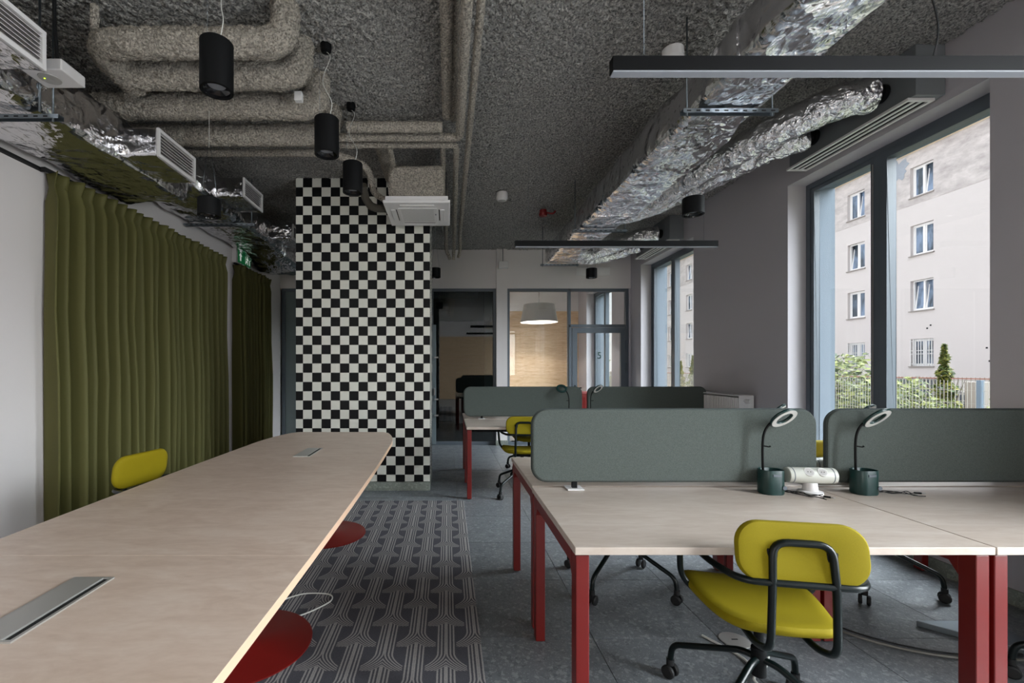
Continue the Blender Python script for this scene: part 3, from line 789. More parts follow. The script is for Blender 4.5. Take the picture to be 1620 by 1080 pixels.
# power tubes
def power_tube(label, loc, rz):
    t = thing('socket_tube', label, 'power socket', loc, rz, 'white tube socket units')
    prof = [(0.030, -0.105), (0.0355, -0.103), (0.037, -0.098), (0.037, 0.098), (0.0355, 0.103), (0.030, 0.105)]
    MB().tube([(z, 0, 0.088) for r, z in prof], [r for r, z in prof], 32).build('housing', M['pale_plastic'], t)
    for k in (-1, 1): MB().tube([(k*0.084, 0, 0.088), (k*0.088, 0, 0.088)], 0.0373, 32).build('seam', M['grey_metal'], t)
    MB().lathe([(0.05, 0.0), (0.052, 0.004), (0.05, 0.014), (0.032, 0.018), (0.028, 0.055)], 32).build('foot', M['white_plastic'], t)
    for x in (-0.022, 0.036):
        d = Vector((0, -0.80, 0.60)); c = Vector((x, 0, 0.088))+d*0.036
        s_ = MB().tube([c-d*0.004, c+d*0.0015], [0.021, 0.021], 24).build('socket', M['silver'], t)
        MB().tube([c-d*0.001, c+d*0.0019], [0.0175, 0.0175], 24).build('socket_well', M['grille_grey'], s_)
        q = MB()
        for dx in (-0.006, 0.006): q.tube([c+Vector((dx, 0, 0)), c+Vector((dx, 0, 0))+d*0.0025], 0.0022, 8)
        q.build('contacts', M['dark_slot'], s_)
    return t
p0 = power_tube('white tube socket unit beside the ring lamp on the nearest desk', (1.725, 2.165, 0.74), -0.12)
dup(p0, (2.02, 2.42, 0.74), 0.15, 'white tube socket unit behind the gap between the near screens')

def cable(label, pts, r, m, name='cable', k=8, n=8):
    return tag(MB().tube(catmull(pts, k), r, n).build(name, m), label, 'cable')
def tangle(label, x, y, rz, seed):
    rnd = random.Random(seed); t = thing('cable_bundle', label, 'cable', (x, y, 0.7405), rz)
    for k in range(4):
        pts = [(0, 0.0, 0.004+0.004*k)]
        for i in range(1, 7): pts.append((0.025*i+rnd.uniform(-0.008, 0.008), -0.012*i*(0.3+0.3*k)+rnd.uniform(-0.008, 0.008), 0.004+rnd.uniform(0, 0.012)))
        MB().tube(catmull(pts, 6), 0.002, 6).build('cord', M['cable_black'], t)
    MB().tube([(0.155, -0.03, 0.008), (0.18, -0.038, 0.008)], [0.005, 0.0045], 10).build('plug', M['black'], t)
    MB().tube([(0.18, -0.038, 0.008), (0.195, -0.043, 0.008)], 0.003, 8).build('plug_tip', M['silver'], t)
    return t
tangle('tangled black cords with a plug beside the socket tube', 1.60, 2.185, -0.45, 4)
tangle('tangled black cords with a plug beside the right ring lamp', 2.05, 2.18, 0.0, 9)
# ------------------------------------------------------------------ floor things
ob = thing('floor_outlet', 'round silver floor outlet under the nearest desk', 'floor socket', (1.41, 2.235, 0))
MB().lathe([(0.068, 0.0), (0.068, 0.004), (0.06, 0.006), (0.001, 0.006)], 32).build('lid', M['silver'], ob)
MB().box(-0.015, 0.015, -0.003, 0.003, 0.006, 0.0075).build('notch', M['dark_slot'], ob)
fb = thing('floor_box', 'flat grey open floor socket box under the right desk', 'floor socket', (2.60, 2.20, 0), 0.0)
MB().prism([(-0.17, 0.16), (0.20, 0.16), (0.20, -0.16), (0.16, -0.16)], 0.0, 0.03).build('tray', M['zinc'], fb, bevel=0.003)
MB().lathe([(0.06, 0.03), (0.06, 0.033), (0.055, 0.034), (0.001, 0.034)], 32, (0.08, 0.07, 0)).build('lid', M['silver'], fb)
cable('white cable looped on the floor under the nearest yellow chair',
      [(1.27, 2.27, 0.006), (1.36, 2.06, 0.006), (1.22, 1.92, 0.006), (1.0, 1.86, 0.006), (1.03, 1.68, 0.006), (1.22, 1.60, 0.006), (1.38, 1.72, 0.006), (1.30, 1.92, 0.014), (1.42, 2.03, 0.006), (1.56, 2.2, 0.006)], 0.0055, M['cable_white'])
cable('grey cable curving across the tiles under the near desks',
      [(1.75, 2.62, 0.006), (1.90, 2.46, 0.006), (2.05, 2.24, 0.006), (2.25, 2.12, 0.006), (2.5, 2.08, 0.006), (2.75, 2.10, 0.006), (3.05, 2.25, 0.006)], 0.006, M['cable_grey'])
cable('thin dark cable beside the curved grey floor cable',
      [(1.76, 2.65, 0.005), (1.92, 2.49, 0.005), (2.08, 2.27, 0.005), (2.27, 2.15, 0.005), (2.5, 2.11, 0.005), (2.75, 2.13, 0.005)], 0.004, M['cable_black'])
cable('thin white cable lying on the rug beneath the long table',
      [(-0.95, 2.36, 0.018), (-0.80, 2.42, 0.018), (-0.70, 2.52, 0.018), (-0.66, 2.60, 0.018), (-0.70, 2.66, 0.018), (-0.85, 2.66, 0.018), (-0.98, 2.55, 0.018)], 0.004, M['cable_white'])

# radiator
ra = thing('radiator', 'white ribbed panel radiator between the two windows', 'radiator', (3.02, 4.72, 0.15))
rb = MB(); Lr = 0.98; nr = 30
prof = []
for i in range(nr):
    y0 = 0.02+i*(Lr-0.04)/nr; w_ = (Lr-0.04)/nr
    prof += [(0.006, y0), (0.006, y0+w_*0.35), (0.0, y0+w_*0.5), (0.0, y0+w_*0.85)]
prof += [(0.006, Lr-0.02), (0.03, Lr-0.02), (0.03, 0.02)]
n = len(prof)
rb.add([(x, y, 0.03) for x, y in prof]+[(x, y, 0.88) for x, y in prof], [(i, (i+1) % n, n+(i+1) % n, n+i) for i in range(n)]+[tuple(reversed(range(n))), tuple(range(n, 2*n))])
rb.build('ribbed_panel', M['white_plastic'], ra)
for yy in (0, Lr): MB().box(0.0, 0.155, yy-0.004, yy+0.004, 0.0, 0.905).build('side_cover', M['white_plastic'], ra)
MB().box(0.0, 0.155, 0.004, Lr-0.004, 0.895, 0.908).build('top_grille', M['white_plastic'], ra)
MB().box(0.11, 0.14, 0.02, Lr-0.02, 0.03, 0.88).build('rear_panel', M['white_plastic'], ra)
MB().tube([(0.06, -0.004, 0.85), (0.06, -0.03, 0.85), (0.06, -0.032, 0.85), (0.06, -0.10, 0.85)], [0.012, 0.012, 0.024, 0.022], 16).build('valve', M['white_plastic'], ra)
MB().box(0.14, 0.175, 0.1, 0.16, 0.3, 0.8).box(0.14, 0.175, Lr-0.16, Lr-0.1, 0.3, 0.8).build('wall_bracket', M['white_plastic'], ra)
MB().tube([(0.06, 0.03, 0.03), (0.06, 0.03, -0.15)], 0.008, 8).build('pipe', M['white_plastic'], ra)

# ------------------------------------------------------------------ ceiling ducts
def rr_duct(mb, stations, r=0.05, n=5, amp=0.008, freq=5):
    """stations: (y, x0, x1, z0, z1)"""
    rings = []
    for (y, x0, x1, z0, z1) in stations:
        base = rrect(x1-x0, z1-z0, min(r, (z1-z0)*0.45), n, (x0+x1)/2, (z0+z1)/2)
        ex = []
        for i in range(len(base)):
            a = base[i]; b = base[(i+1) % len(base)]
            L0 = math.hypot(b[0]-a[0], b[1]-a[1]); k = max(1, int(L0/0.05))
            for j in range(k): ex.append((a[0]+(b[0]-a[0])*j/k, a[1]+(b[1]-a[1])*j/k))
        rings.append(ex)
    m0 = min(len(r_) for r_ in rings)
    m0 = len(rings[0])
    out = []
    for (st, ring) in zip(stations, rings):
        # resample each ring to the same count by fraction of perimeter
        L0 = [0]
        for i in range(len(ring)): L0.append(L0[-1]+math.hypot(ring[(i+1) % len(ring)][0]-ring[i][0], ring[(i+1) % len(ring)][1]-ring[i][1]))
        rr = []
        j = 0
        for q in range(m0):
            s_ = L0[-1]*q/m0
            while L0[j+1] < s_: j += 1
            f = (s_-L0[j])/max(1e-9, L0[j+1]-L0[j]); a = ring[j]; b = ring[(j+1) % len(ring)]
            p = Vector((a[0]+(b[0]-a[0])*f, st[0], a[1]+(b[1]-a[1])*f))
            d = noise.noise_vector(Vector((p.x*freq, p.y*freq*0.6, p.z*freq)))*amp + noise.noise_vector(p*freq*4)*amp*0.35
            rr.append(p+Vector((d.x, d.y*0.3, d.z)))
        out.append(rr)
    return mb.rings(out)
def lerp_st(keys, step=0.035):
    out = []
    for a, b in zip(keys[:-1], keys[1:]):
        n = max(1, int(abs(b[0]-a[0])/step))
        for i in range(n): out.append(tuple(a[j]+(b[j]-a[j])*i/n for j in range(5)))
    out.append(keys[-1]); return out

# right main duct with its flexible branches
rd = thing('air_duct', 'long straight foil wrapped duct hanging over the desks', 'duct', (1.68, 3.5, 3.0))
def local(mb, root):
    l = root.location; mb.v = [(x-l[0], y-l[1], z-l[2]) for x, y, z in mb.v]; return mb
local(rr_duct(MB(), lerp_st([(-1.5, 1.47, 1.87, 2.88, 3.13), (2.9, 1.47, 1.88, 2.88, 3.13), (3.1, 1.45, 1.93, 2.87, 3.15), (4.6, 1.45, 1.95, 2.88, 3.15), (4.9, 1.45, 1.90, 2.88, 3.13), (6.75, 1.45, 1.86, 2.89, 3.13), (6.82, 1.50, 1.82, 2.92, 3.1)])), rd).build('duct_body', M['foil'], rd)
for yy in (1.2, 2.3, 3.45, 4.6, 5.7):
    local(rr_duct(MB(), [(yy, 1.462, 1.892, 2.872, 3.142), (yy+0.035, 1.462, 1.892, 2.872, 3.142), (yy+0.07, 1.462, 1.892, 2.872, 3.142)], amp=0.008), rd).build('tape_band', M['foil'], rd)
def branch(pts, r, nm='flexible_branch'):
    path = resample(catmull(pts, 8), 0.02)
    rr = []
    for i, p in enumerate(path):
        rr.append(r*(1+0.06*noise.noise(p*5)+0.03*math.sin(i*1.3)))
    return local(MB().tube(path, rr, 28, disp=0.008, freq=9), rd).build(nm, M['foil_fine'], rd)
branch([(1.80, 4.95, 3.00), (1.98, 4.55, 2.99), (2.15, 4.05, 3.03), (2.42, 3.55, 3.12), (2.72, 3.22, 3.20), (2.93, 3.13, 3.22)], 0.115)
branch([(1.86, 4.9, 2.98), (2.12, 4.75, 3.02), (2.42, 4.2, 3.08), (2.72, 3.82, 3.17), (2.93, 3.71, 3.21)], 0.095)
branch([(1.78, 6.45, 3.00), (2.1, 6.65, 3.02), (2.5, 6.52, 3.14), (2.75, 6.40, 3.20), (2.93, 6.37, 3.22)], 0.105)
branch([(1.78, 6.62, 2.99), (2.2, 7.0, 3.03), (2.6, 7.12, 3.12), (2.93, 6.95, 3.21)], 0.095)
for y_ in (3.13, 3.71, 6.37, 6.95): local(MB().tube([(2.90, y_, 3.22), (2.955, y_, 3.22), (2.96, y_, 3.22), (2.99, y_, 3.22)], [0.05, 0.05, 0.06, 0.06], 20), rd).build('collar', M['black'], rd)
# rods & channels
def hanger(label, x0, x1, y, z, rods, top=H):
    t = thing('duct_hanger', label, 'bracket', ((x0+x1)/2, y, z)); w = (x1-x0)/2
    mb = MB().box(-w, w, -0.02, 0.02, -0.003, 0.0).box(-w, w, -0.02, -0.017, -0.024, -0.003).box(-w, w, 0.017, 0.02, -0.024, -0.003)
    mb.build('channel', M['zinc'], t)
    k = int((x1-x0)/0.055); q = MB()
    for i in range(k): q.box(-w+0.02+i*0.055, -w+0.045+i*0.055, -0.0205, -0.0195, -0.017, -0.009)
    o = q.build('slots', M['dark_slot'], t); o['kind'] = 'stuff'
    for xr in rods: MB().cyl((xr-(x0+x1)/2, 0, -0.035), (xr-(x0+x1)/2, 0, top-z), 0.005, 8).build('threaded_rod', M['zinc'], t)
    return t
hanger('slotted steel channel under the near part of the right duct', 1.39, 1.95, 2.70, 2.868, (1.42, 1.925))
hanger('slotted steel channel under the middle of the right duct', 1.38, 1.98, 5.03, 2.868, (1.41, 1.96))
hanger('slotted steel channel at the far end of the right duct', 1.37, 1.93, 6.7, 2.872, (1.40, 1.91))

# slot diffusers over the windows
for k, dy in enumerate((0, 3.24)):
    t = thing('slot_diffuser', ('grey slot diffuser box above the near window', 'small slot diffuser box above the far window')[k], 'air vent', (3.09, 3.45+dy, 3.08), 0, 'slot diffusers above the windows')
    MB().box(-0.085, 0.105, -0.53, 0.55, 0.012, 0.338).build('plenum_box', M['plenum'] if 'plenum' in M else M.setdefault('plenum', mat('grey painted steel', (120, 124, 128), 0.5)), t, bevel=0.003)
    fr_ = MB(); x0, x1, y0, y1 = -0.105, 0.07, -0.50, 0.56
    MB().box(x0, x0+0.02, y0, y1, -0.006, 0.01).box(x1-0.02, x1, y0, y1, -0.006, 0.01).box(x0+0.02, x1-0.02, y0, y0+0.02, -0.006, 0.01).box(x0+0.02, x1-0.02, y1-0.02, y1, -0.006, 0.01).build('frame', M['white_plastic'], t)
    for q in range(1, 3):
        xx = x0+0.02+q*(x1-x0-0.04)/3
        MB().box(xx-0.009, xx+0.009, y0+0.02, y1-0.02, -0.004, 0.002).build('slat', M['white_plastic'], t)
    MB().box(x0+0.02, x1-0.02, y0+0.02, y1-0.02, 0.004, 0.012).build('slot', M['dark_slot'], t)

# left ducts
def grille(parent, x, y0, y1, z0, z1):
    l = parent.location
    g_ = MB(); t = 0.022
    def B(mb, a, b, c, d, e, f): return mb.box(a-l[0], b-l[0], c-l[1], d-l[1], e-l[2], f-l[2])
    B(g_, x-0.005, x+0.012, y0, y0+t, z0, z1); B(g_, x-0.005, x+0.012, y1-t, y1, z0, z1)
    B(g_, x-0.005, x+0.012, y0+t, y1-t, z0, z0+t); B(g_, x-0.005, x+0.012, y0+t, y1-t, z1-t, z1)
    f_ = g_.build('grille', M['white_plastic'], parent)
    B(MB(), x-0.03, x-0.025, y0+t, y1-t, z0+t, z1-t).build('grille_back', M['dark_slot'], f_)
    n = 7
    for i in range(n):
        z = z0+t+(i+0.5)*(z1-z0-2*t)/n
        mb = MB().box(-0.012, 0.012, 0, y1-y0-2*t, -0.0012, 0.0012)
        mb.xf(Matrix.Translation((x-l[0], y0+t-l[1], z-l[2])) @ Matrix.Rotation(0.6, 4, 'Y'))
        mb.build('louvre', M['white_plastic'], f_)
ld = thing('air_duct', 'wide low foil wrapped duct above the green curtain', 'duct', (-2.6, 2.2, 2.95))
local(rr_duct(MB(), lerp_st([(-1.5, -2.87, -2.28, 2.785, 3.11), (3.7, -2.87, -2.28, 2.785, 3.11), (4.0, -2.87, -2.30, 2.795, 3.11), (4.16, -2.84, -2.36, 2.88, 3.14), (4.22, -2.80, -2.45, 2.95, 3.14)]), amp=0.02), ld).build('duct_body', M['foil'], ld)
def neck_box(parent, y0, y1, z0, z1):
    st = []
    n = 9; rings = []
    for i in range(n):
        x = -2.33+0.30*i/(n-1); r_ = []
        e = 0.012 if i < n-1 else 0.0
        base = rrect(y1-y0+0.02-e, z1-z0+0.02-e, 0.025, 3, (y0+y1)/2, (z0+z1)/2)
        ex = []
        for a, b in zip(base, base[1:]+base[:1]):
            k = max(1, int(math.hypot(b[0]-a[0], b[1]-a[1])/0.05)) 
            for j in range(k): ex.append((a[0]+(b[0]-a[0])*j/k, a[1]+(b[1]-a[1])*j/k))
        if i == 0: cnt = len(ex)
        ex = ex[:cnt]+[ex[-1]]*(cnt-len(ex))
        for (y, z) in ex:
            p = Vector((x, y, z)); d = noise.noise_vector(p*8)*0.008
            r_.append(p+Vector((0, d.y, d.z)))
        rings.append(r_)
    local(MB().rings(rings), parent).build('outlet_box', M['foil'], parent)
for (y0, y1, z0, z1, par) in ((1.80, 2.29, 2.83, 3.025, ld), (3.18, 3.65, 2.82, 3.02, ld)):
    neck_box(par, y0, y1, z0, z1); grille(par, -2.03, y0, y1, z0, z1)
ld2 = thing('air_duct', 'higher far section of foil duct leading to the column', 'duct', (-2.6, 5.5, 3.1))
local(rr_duct(MB(), lerp_st([(4.10, -2.82, -2.40, 3.05, 3.33), (4.3, -2.86, -2.30, 2.99, 3.30), (4.6, -2.87, -2.28, 2.95, 3.26), (6.2, -2.87, -2.28, 2.95, 3.26), (6.4, -2.87, -2.25, 2.90, 3.24), (6.9, -2.87, -2.2, 2.80, 3.24), (7.1, -2.85, -2.22, 2.80, 3.22)]), amp=0.02), ld2).build('duct_body', M['foil'], ld2)
for (y0, y1, z0, z1) in ((4.52, 4.98, 3.04, 3.235), (5.95, 6.4, 3.03, 3.225)):
    neck_box(ld2, y0, y1, z0, z1); grille(ld2, -2.03, y0, y1, z0, z1)
hanger('slotted steel channel with rods under the left near duct', -2.90, -2.19, 2.58, 2.768, (-2.235,))
hanger('slotted steel channel under the far left duct', -2.90, -2.12, 5.02, 2.932, (-2.16,))
tag(MB().cyl((-2.28, 2.545, 2.5+0.27), (-2.28, 2.545, H), 0.006, 8).build('threaded_rod', M['zinc']), 'thin steel rod beside the left sensor box', 'rod')
cable('bunch of black cables rising to the ceiling behind the left sensor box', [(-2.19, 2.56, 3.0), (-2.20, 2.56, 3.15), (-2.21, 2.56, 3.28), (-2.21, 2.56, 3.42)], 0.009, M['cable_black'])
sb = thing('sensor_box', 'white box with round lens hanging under the left ceiling rods', 'sensor', (-2.13, 2.45, 2.895))
MB().box(-0.10, 0.115, -0.075, 0.085, 0.0, 0.06).build('housing', M['white_plastic'], sb, bevel=0.006)
MB().lathe([(0.052, 0.001), (0.050, -0.003), (0.03, -0.004), (0.001, 0.0)], 28, (-0.01, 0, 0)).build('lens', M['grille_grey'], sb)
MB().lathe([(0.004, -0.004), (0.004, -0.006), (0.001, -0.007)], 8, (-0.03, -0.01, 0)).build('status_light', M['led_dot'], sb)

# ------------------------------------------------------------------ sprayed pipes
def pipe(name, label, pts, r, fil=0.12, cat='pipe', disp=0.2, group=None):
    path = resample(fillet(pts, fil, 8), 0.014 if r > 0.05 else 0.018)
    o = MB().tube(path, r, 40 if r > 0.05 else 16, disp=min(0.013, r*disp), freq=36).build(name, M['spray_pipe'], weld=False)
    return tag(o, label, cat, group)
ZP = 3.20
pipe('insulated_pipe', 'thick sprayed pipe nearest the camera, behind the big black pendant', [(-2.06, 3.0, ZP), (-2.03, 2.61, ZP), (-0.93, 2.61, ZP), (-0.93, 2.61, H+0.02)], 0.079, 0.15)
pipe('insulated_pipe', 'second thick sprayed pipe from the camera', [(-2.05, 2.90, ZP), (-0.94, 2.90, ZP), (-0.94, 2.90, H+0.02)], 0.082, 0.15)
pipe('insulated_pipe', 'third thick sprayed pipe from the camera', [(-2.5, 3.24, ZP), (-0.925, 3.24, ZP), (-0.925, 3.24, H+0.02)], 0.086, 0.15)
pipe('insulated_pipe', 'fourth thick sprayed pipe, farthest from the camera', [(-2.6, 3.64, ZP), (-0.93, 3.64, ZP), (-0.93, 3.64, H+0.02)], 0.078, 0.15)
pipe('insulated_pipe', 'slim sprayed pipe beyond the four thick pipes, bending towards the ceiling cassette', [(-2.3, 3.98, 3.22), (-1.08, 3.98, 3.22), (-0.90, 4.02, 3.20), (-0.73, 4.12, 3.16), (-0.72, 4.28, 3.12), (-0.72, 4.45, 3.05), (-0.62, 4.5, 3.0), (-0.50, 4.5, 2.99)], 0.03, 0.06)
pipe('insulated_pipe', 'thin sprayed stub rising from the left elbow of the nearest thick pipe', [(-2.0, 2.58, ZP+0.05), (-2.0, 2.58, H-0.03)], 0.022, 0.1)
# the trio running right and the pipes along the room
pipe('insulated_pipe', 'upper pipe of the three crossing above the ceiling cassette', [(-0.80, 3.63, 3.26), (-0.04, 3.63, 3.26)], 0.042, 0.1)
pipe('insulated_pipe', 'middle pipe of the three crossing above the ceiling cassette', [(-0.90, 3.77, 3.25), (0.10, 3.77, 3.25), (0.10, -0.5, 3.25)], 0.033, 0.05)
pipe('insulated_pipe', 'lower pipe of the three, turning towards the glass partition', [(-0.92, 3.90, 3.25), (0.075, 3.90, 3.25), (0.10, 6.7, 3.25), (0.10, 7.0, 3.18), (0.09, 7.05, 3.02)], 0.026, 0.06)
pipe('insulated_pipe', 'slim sprayed pipe running along the ceiling, right of the pair', [(0.175, -0.5, 3.25), (0.18, 6.7, 3.27), (0.20, 7.0, 3.2), (0.17, 7.05, 3.05)], 0.024, 0.08)
pipe('insulated_pipe', 'flattened sprayed pipe at the left of the long pipe group', [(-0.005, -0.5, 3.33), (-0.005, 3.6, 3.33)], 0.036, 0.08)
pipe('insulated_pipe', 'sprayed pipe close to the ceiling, left of the long pipe pair', [(0.045, -0.5, 3.36), (0.045, 3.7, 3.36)], 0.024, 0.08)
pipe('insulated_pipe', 'short sprayed pipe running from the pipe trio towards the cassette', [(-0.50, 3.92, 3.24), (-0.52, 4.9, 3.2), (-0.52, 4.95, 3.05)], 0.026, 0.06)
pipe('insulated_pipe', 'short sprayed pipe ending above the right of the cassette', [(-0.04, 3.95, 3.3), (-0.045, 4.6, 3.26), (-0.05, 4.7, 3.15)], 0.024, 0.06)
pipe('insulated_pipe', 'sprayed pipe loop hanging left in the group before the glass partition', [(-0.02, 5.0, 3.3), (-0.02, 6.7, 3.28), (-0.02, 6.95, 3.15), (0.04, 7.05, 3.03)], 0.026, 0.08)
pipe('insulated_pipe', 'thick sprayed vertical stub in the ceiling recess beyond the third pendant', [(-0.62, 4.1, 3.38), (-0.62, 4.9, 3.38)], 0.05, 0.08)
# sprayed beam and box over the cassette
tag(rr_duct(MB(), lerp_st([(4.22, -0.52, -0.06, 2.94, 3.20), (4.24, -0.55, -0.03, 2.92, 3.22), (4.72, -0.55, -0.03, 2.92, 3.22), (4.76, -0.5, -0.06, 2.95, 3.2)], 0.03), amp=0.02, freq=14).build('insulated_box', M['spray_pipe']), 'grey sprayed box sitting on top of the ceiling cassette', 'duct')

# cassette
ac = thing('ceiling_cassette', 'white four way air conditioner cassette before the checkered column', 'air conditioner', (-0.285, 4.51, 2.855))
MB().box(-0.31, 0.31, -0.34, 0.34, 0.0, 0.03).build('panel', M['white_plastic'], ac, bevel=0.008)
MB().box(-0.29, 0.29, -0.32, 0.32, 0.03, 0.07).build('casing', M['white_plastic'], ac, bevel=0.004)
gr = MB().box(-0.185, 0.185, -0.20, 0.20, -0.006, 0.0).build('intake_grille', M['white_plastic'], ac, bevel=0.003)
hb = MB()
for i in range(22):
    for j in range(20):
        x = -0.155+i*0.0145+(0.007 if j % 2 else 0); y = -0.175+j*0.018
        if x < 0.155: hb.add([(x+0.0045*math.cos(a*PI/3), y+0.006*math.sin(a*PI/3), -0.0066) for a in range(6)], [(5, 4, 3, 2, 1, 0)])
o = hb.build('grille_holes', M['grille_grey'], gr, weld=False); o['kind'] = 'stuff'
for sx, sy in ((-1, 0), (1, 0), (0, -1), (0, 1)):
    if sx: f_ = MB().box(sx*0.235-0.022, sx*0.235+0.022, -0.16, 0.16, -0.007, 0.0)
    else: f_ = MB().box(-0.16, 0.16, sy*0.265-0.022, sy*0.265+0.022, -0.007, 0.0)
    b_ = f_.build('air_flap', M['white_plastic'], ac, bevel=0.003)
    if sx: f_ = MB().box(sx*0.205-0.004, sx*0.205+0.004, -0.16, 0.16, -0.0015, 0.001)
    else: f_ = MB().box(-0.16, 0.16, sy*0.237-0.004, sy*0.237+0.004, -0.0015, 0.001)
    f_.build('slot', M['dark_slot'], ac)
MB().box(0.165, 0.175, -0.05, -0.02, -0.008, -0.006).build('logo_plate', M['grey_metal'], gr)
for sx in (-0.27, 0.27): MB().cyl((sx, 0.3, 0.05), (sx, 0.3, H-2.855), 0.004, 8).build('hanging_rod', M['zinc'], ac)
tag(MB().tube(catmull([(-0.80, 4.30, 3.07), (-0.79, 4.42, 2.98), (-0.72, 4.45, 2.91), (-0.60, 4.45, 2.90)], 8), 0.038, 14, disp=0.005, freq=20).build('hose', M['hose']if 'hose' in M else M.setdefault('hose', mat('dark brown insulated hose', (70, 66, 58), 0.8))), 'dark hose curving into the left side of the cassette', 'hose')

# ------------------------------------------------------------------ pendants
def make_pendant(label, x, y, zb, h, r, canopy, cabl='sag', grp=None):
    t = thing('pendant_lamp', label, 'pendant lamp', (x, y, zb), 0, grp)
    MB().lathe([(r-0.012, 0.0), (r, 0.0), (r, h-0.004), (r-0.004, h), (0.002, h)], 36, cap=False).build('cylinder_shade', M['black'], t)
    MB().lathe([(r-0.012, 0.0), (r-0.014, 0.012), (r-0.030, 0.022), (r-0.034, 0.03)], 36, cap=False).build('reflector', M['black_gloss'] if 'black_gloss' in M else M.setdefault('black_gloss', mat('glossy black reflector', (20, 20, 22), 0.12)), t)
    MB().lathe([(r-0.033, 0.028), (0.001, 0.026)], 28, cap=False).build('lens', M['led_bar'], t)
    cx, cy = canopy[0]-x, canopy[1]-y; cz = H-zb
    if cabl == 'sag':
        MB().tube(catmull([(0.01, 0, h), (0.03, 0.0, h+0.10), (0.0+cx*0.35-0.02, cy*0.3, h+(cz-h)*0.45), (cx*0.7+0.02, cy*0.8, cz-0.12), (cx, cy, cz-0.05)], 8), 0.0022, 6).build('cable', M['cable_white'], t)
        MB().cyl((-r*0.6, 0, h), (-r*0.6, 0, cz), 0.0007, 5).build('wire', M['zinc'], t)
        MB().lathe([(0.016, -0.06), (0.032, -0.052), (0.036, -0.02), (0.034, 0.0)], 18, (cx, cy, cz)).build('canopy', M['black'], t)
    else:
        for sx in (-1, 1): MB().cyl((sx*r*0.75, 0, h), (sx*0.008, 0, min(cz, h+0.38)), 0.0012, 5).build('wire', M['zinc'], t)
        if cz > h+0.38: MB().cyl((0, 0, h+0.36), (0, 0, cz), 0.0016, 5).build('cable', M['cable_white'], t)
    return t
make_pendant('largest black cylinder pendant, nearest over the long table', -1.07, 2.11, 2.62, 0.225, 0.072, (-1.02, 2.30), grp='black cylinder pendants')
make_pendant('middle black cylinder pendant of the three over the table', -0.726, 2.737, 2.62, 0.215, 0.072, (-0.78, 2.92), grp='black cylinder pendants')
make_pendant('farthest tall black cylinder pendant, in front of the column tiles', -0.693, 3.328, 2.62, 0.215, 0.071, (-0.76, 3.58), grp='black cylinder pendants')
make_pendant('short black drum pendant under the left foil duct', -1.665, 3.18, 2.40, 0.12, 0.075, (-1.665, 3.18), 'v')
make_pendant('short black drum pendant in front of the grey window pier', 1.822, 3.375, 2.475, 0.125, 0.075, (1.822, 3.375), 'v')
make_pendant('small black drum pendant before the white panel at the back', 2.01, 6.35, 2.60, 0.13, 0.075, (2.01, 6.35), 'v')
make_pendant('small black drum pendant right of the checkered column', -0.17, 6.35, 2.605, 0.13, 0.075, (-0.17, 6.35), 'v')

def linear_lamp(label, y):
    t = thing('linear_lamp', label, 'lamp', (1.50, y, 2.412), 0, 'black linear lamps')
    MB().box(-0.90, 0.90, 0.0, 0.038, 0.006, 0.058).build('profile', M['black'], t, bevel=0.001)
    MB().box(-0.897, 0.897, 0.002, 0.036, 0.0, 0.006).build('diffuser', M['led_bar'], t)
    for sx in (-0.78, 0.78): MB().cyl((sx, 0.019, 0.058), (sx, 0.019, H-2.412), 0.0012, 6).build('wire', M['zinc'], t)
    if y < 2: MB().tube(catmull([(0.28, 0.019, 0.058), (0.31, 0.03, 0.2), (0.27, 0.05, 0.45), (0.24, 0.06, 0.75), (0.23, 0.06, 1.0)], 6), 0.003, 6).build('cable', M['cable_black'], t)
    return t
linear_lamp('long black linear lamp across the upper right, nearest the camera', 1.65)
linear_lamp('far black linear lamp before the end of the foil duct', 4.03)

# ------------------------------------------------------------------ small ceiling and wall things
sd = thing('smoke_detector', 'white round smoke detector on the middle of the ceiling', 'smoke detector', (0.64, 5.35, H-0.02))
MB().lathe([(0.065, 0.0), (0.065, -0.03), (0.068, -0.032), (0.068, -0.07), (0.05, -0.095), (0.001, -0.10)], 28).build('housing', M['white_plastic'], sd)
MB().lathe([(0.05, -0.094), (0.03, -0.102), (0.001, -0.103)], 24).build('cap', M['grille_grey'], sd)
sd = thing('smoke_detector', 'white smoke detector partly hidden behind the near linear lamp', 'smoke detector', (1.46, 2.95, H-0.02))
MB().lathe([(0.065, 0.0), (0.065, -0.03), (0.068, -0.032), (0.068, -0.06), (0.05, -0.08), (0.001, -0.085)], 28).build('housing', M['white_plastic'], sd)
sr = thing('alarm_sounder', 'small dark red alarm sounder on the ceiling', 'alarm', (1.24, 5.9, H-0.03))
MB().lathe([(0.045, 0.0), (0.045, -0.04), (0.055, -0.045), (0.05, -0.08), (0.001, -0.085)], 20).build('housing', M['red_plastic'], sr)
MB().tube(catmull([(0.04, 0, -0.03), (0.12, 0, -0.045), (0.16, 0, -0.01)], 5), 0.012, 8).build('connector', M['red_plastic'], sr)
jb = thing('junction_box', 'small white box on the sprayed ceiling behind the largest pendant', 'box', (-1.06, 2.24, 3.33))
MB().box(-0.05, 0.05, -0.03, 0.03, -0.02, 0.05).build('box_body', M['white_plastic'], jb, bevel=0.004)
jb = thing('junction_box', 'small black box between the first thick pipes', 'box', (-0.98, 2.17, 3.28))
MB().box(-0.06, 0.05, -0.03, 0.09, -0.02, 0.07).build('box_body', M['black'], jb, bevel=0.004)
MB().box(-0.055, -0.0, -0.035, -0.03, 0.0, 0.05).build('label_plate', M['zinc'], jb)
jb = thing('junction_box', 'tiny white box tucked between the second and third thick pipes', 'box', (-1.0, 3.06, 3.16))
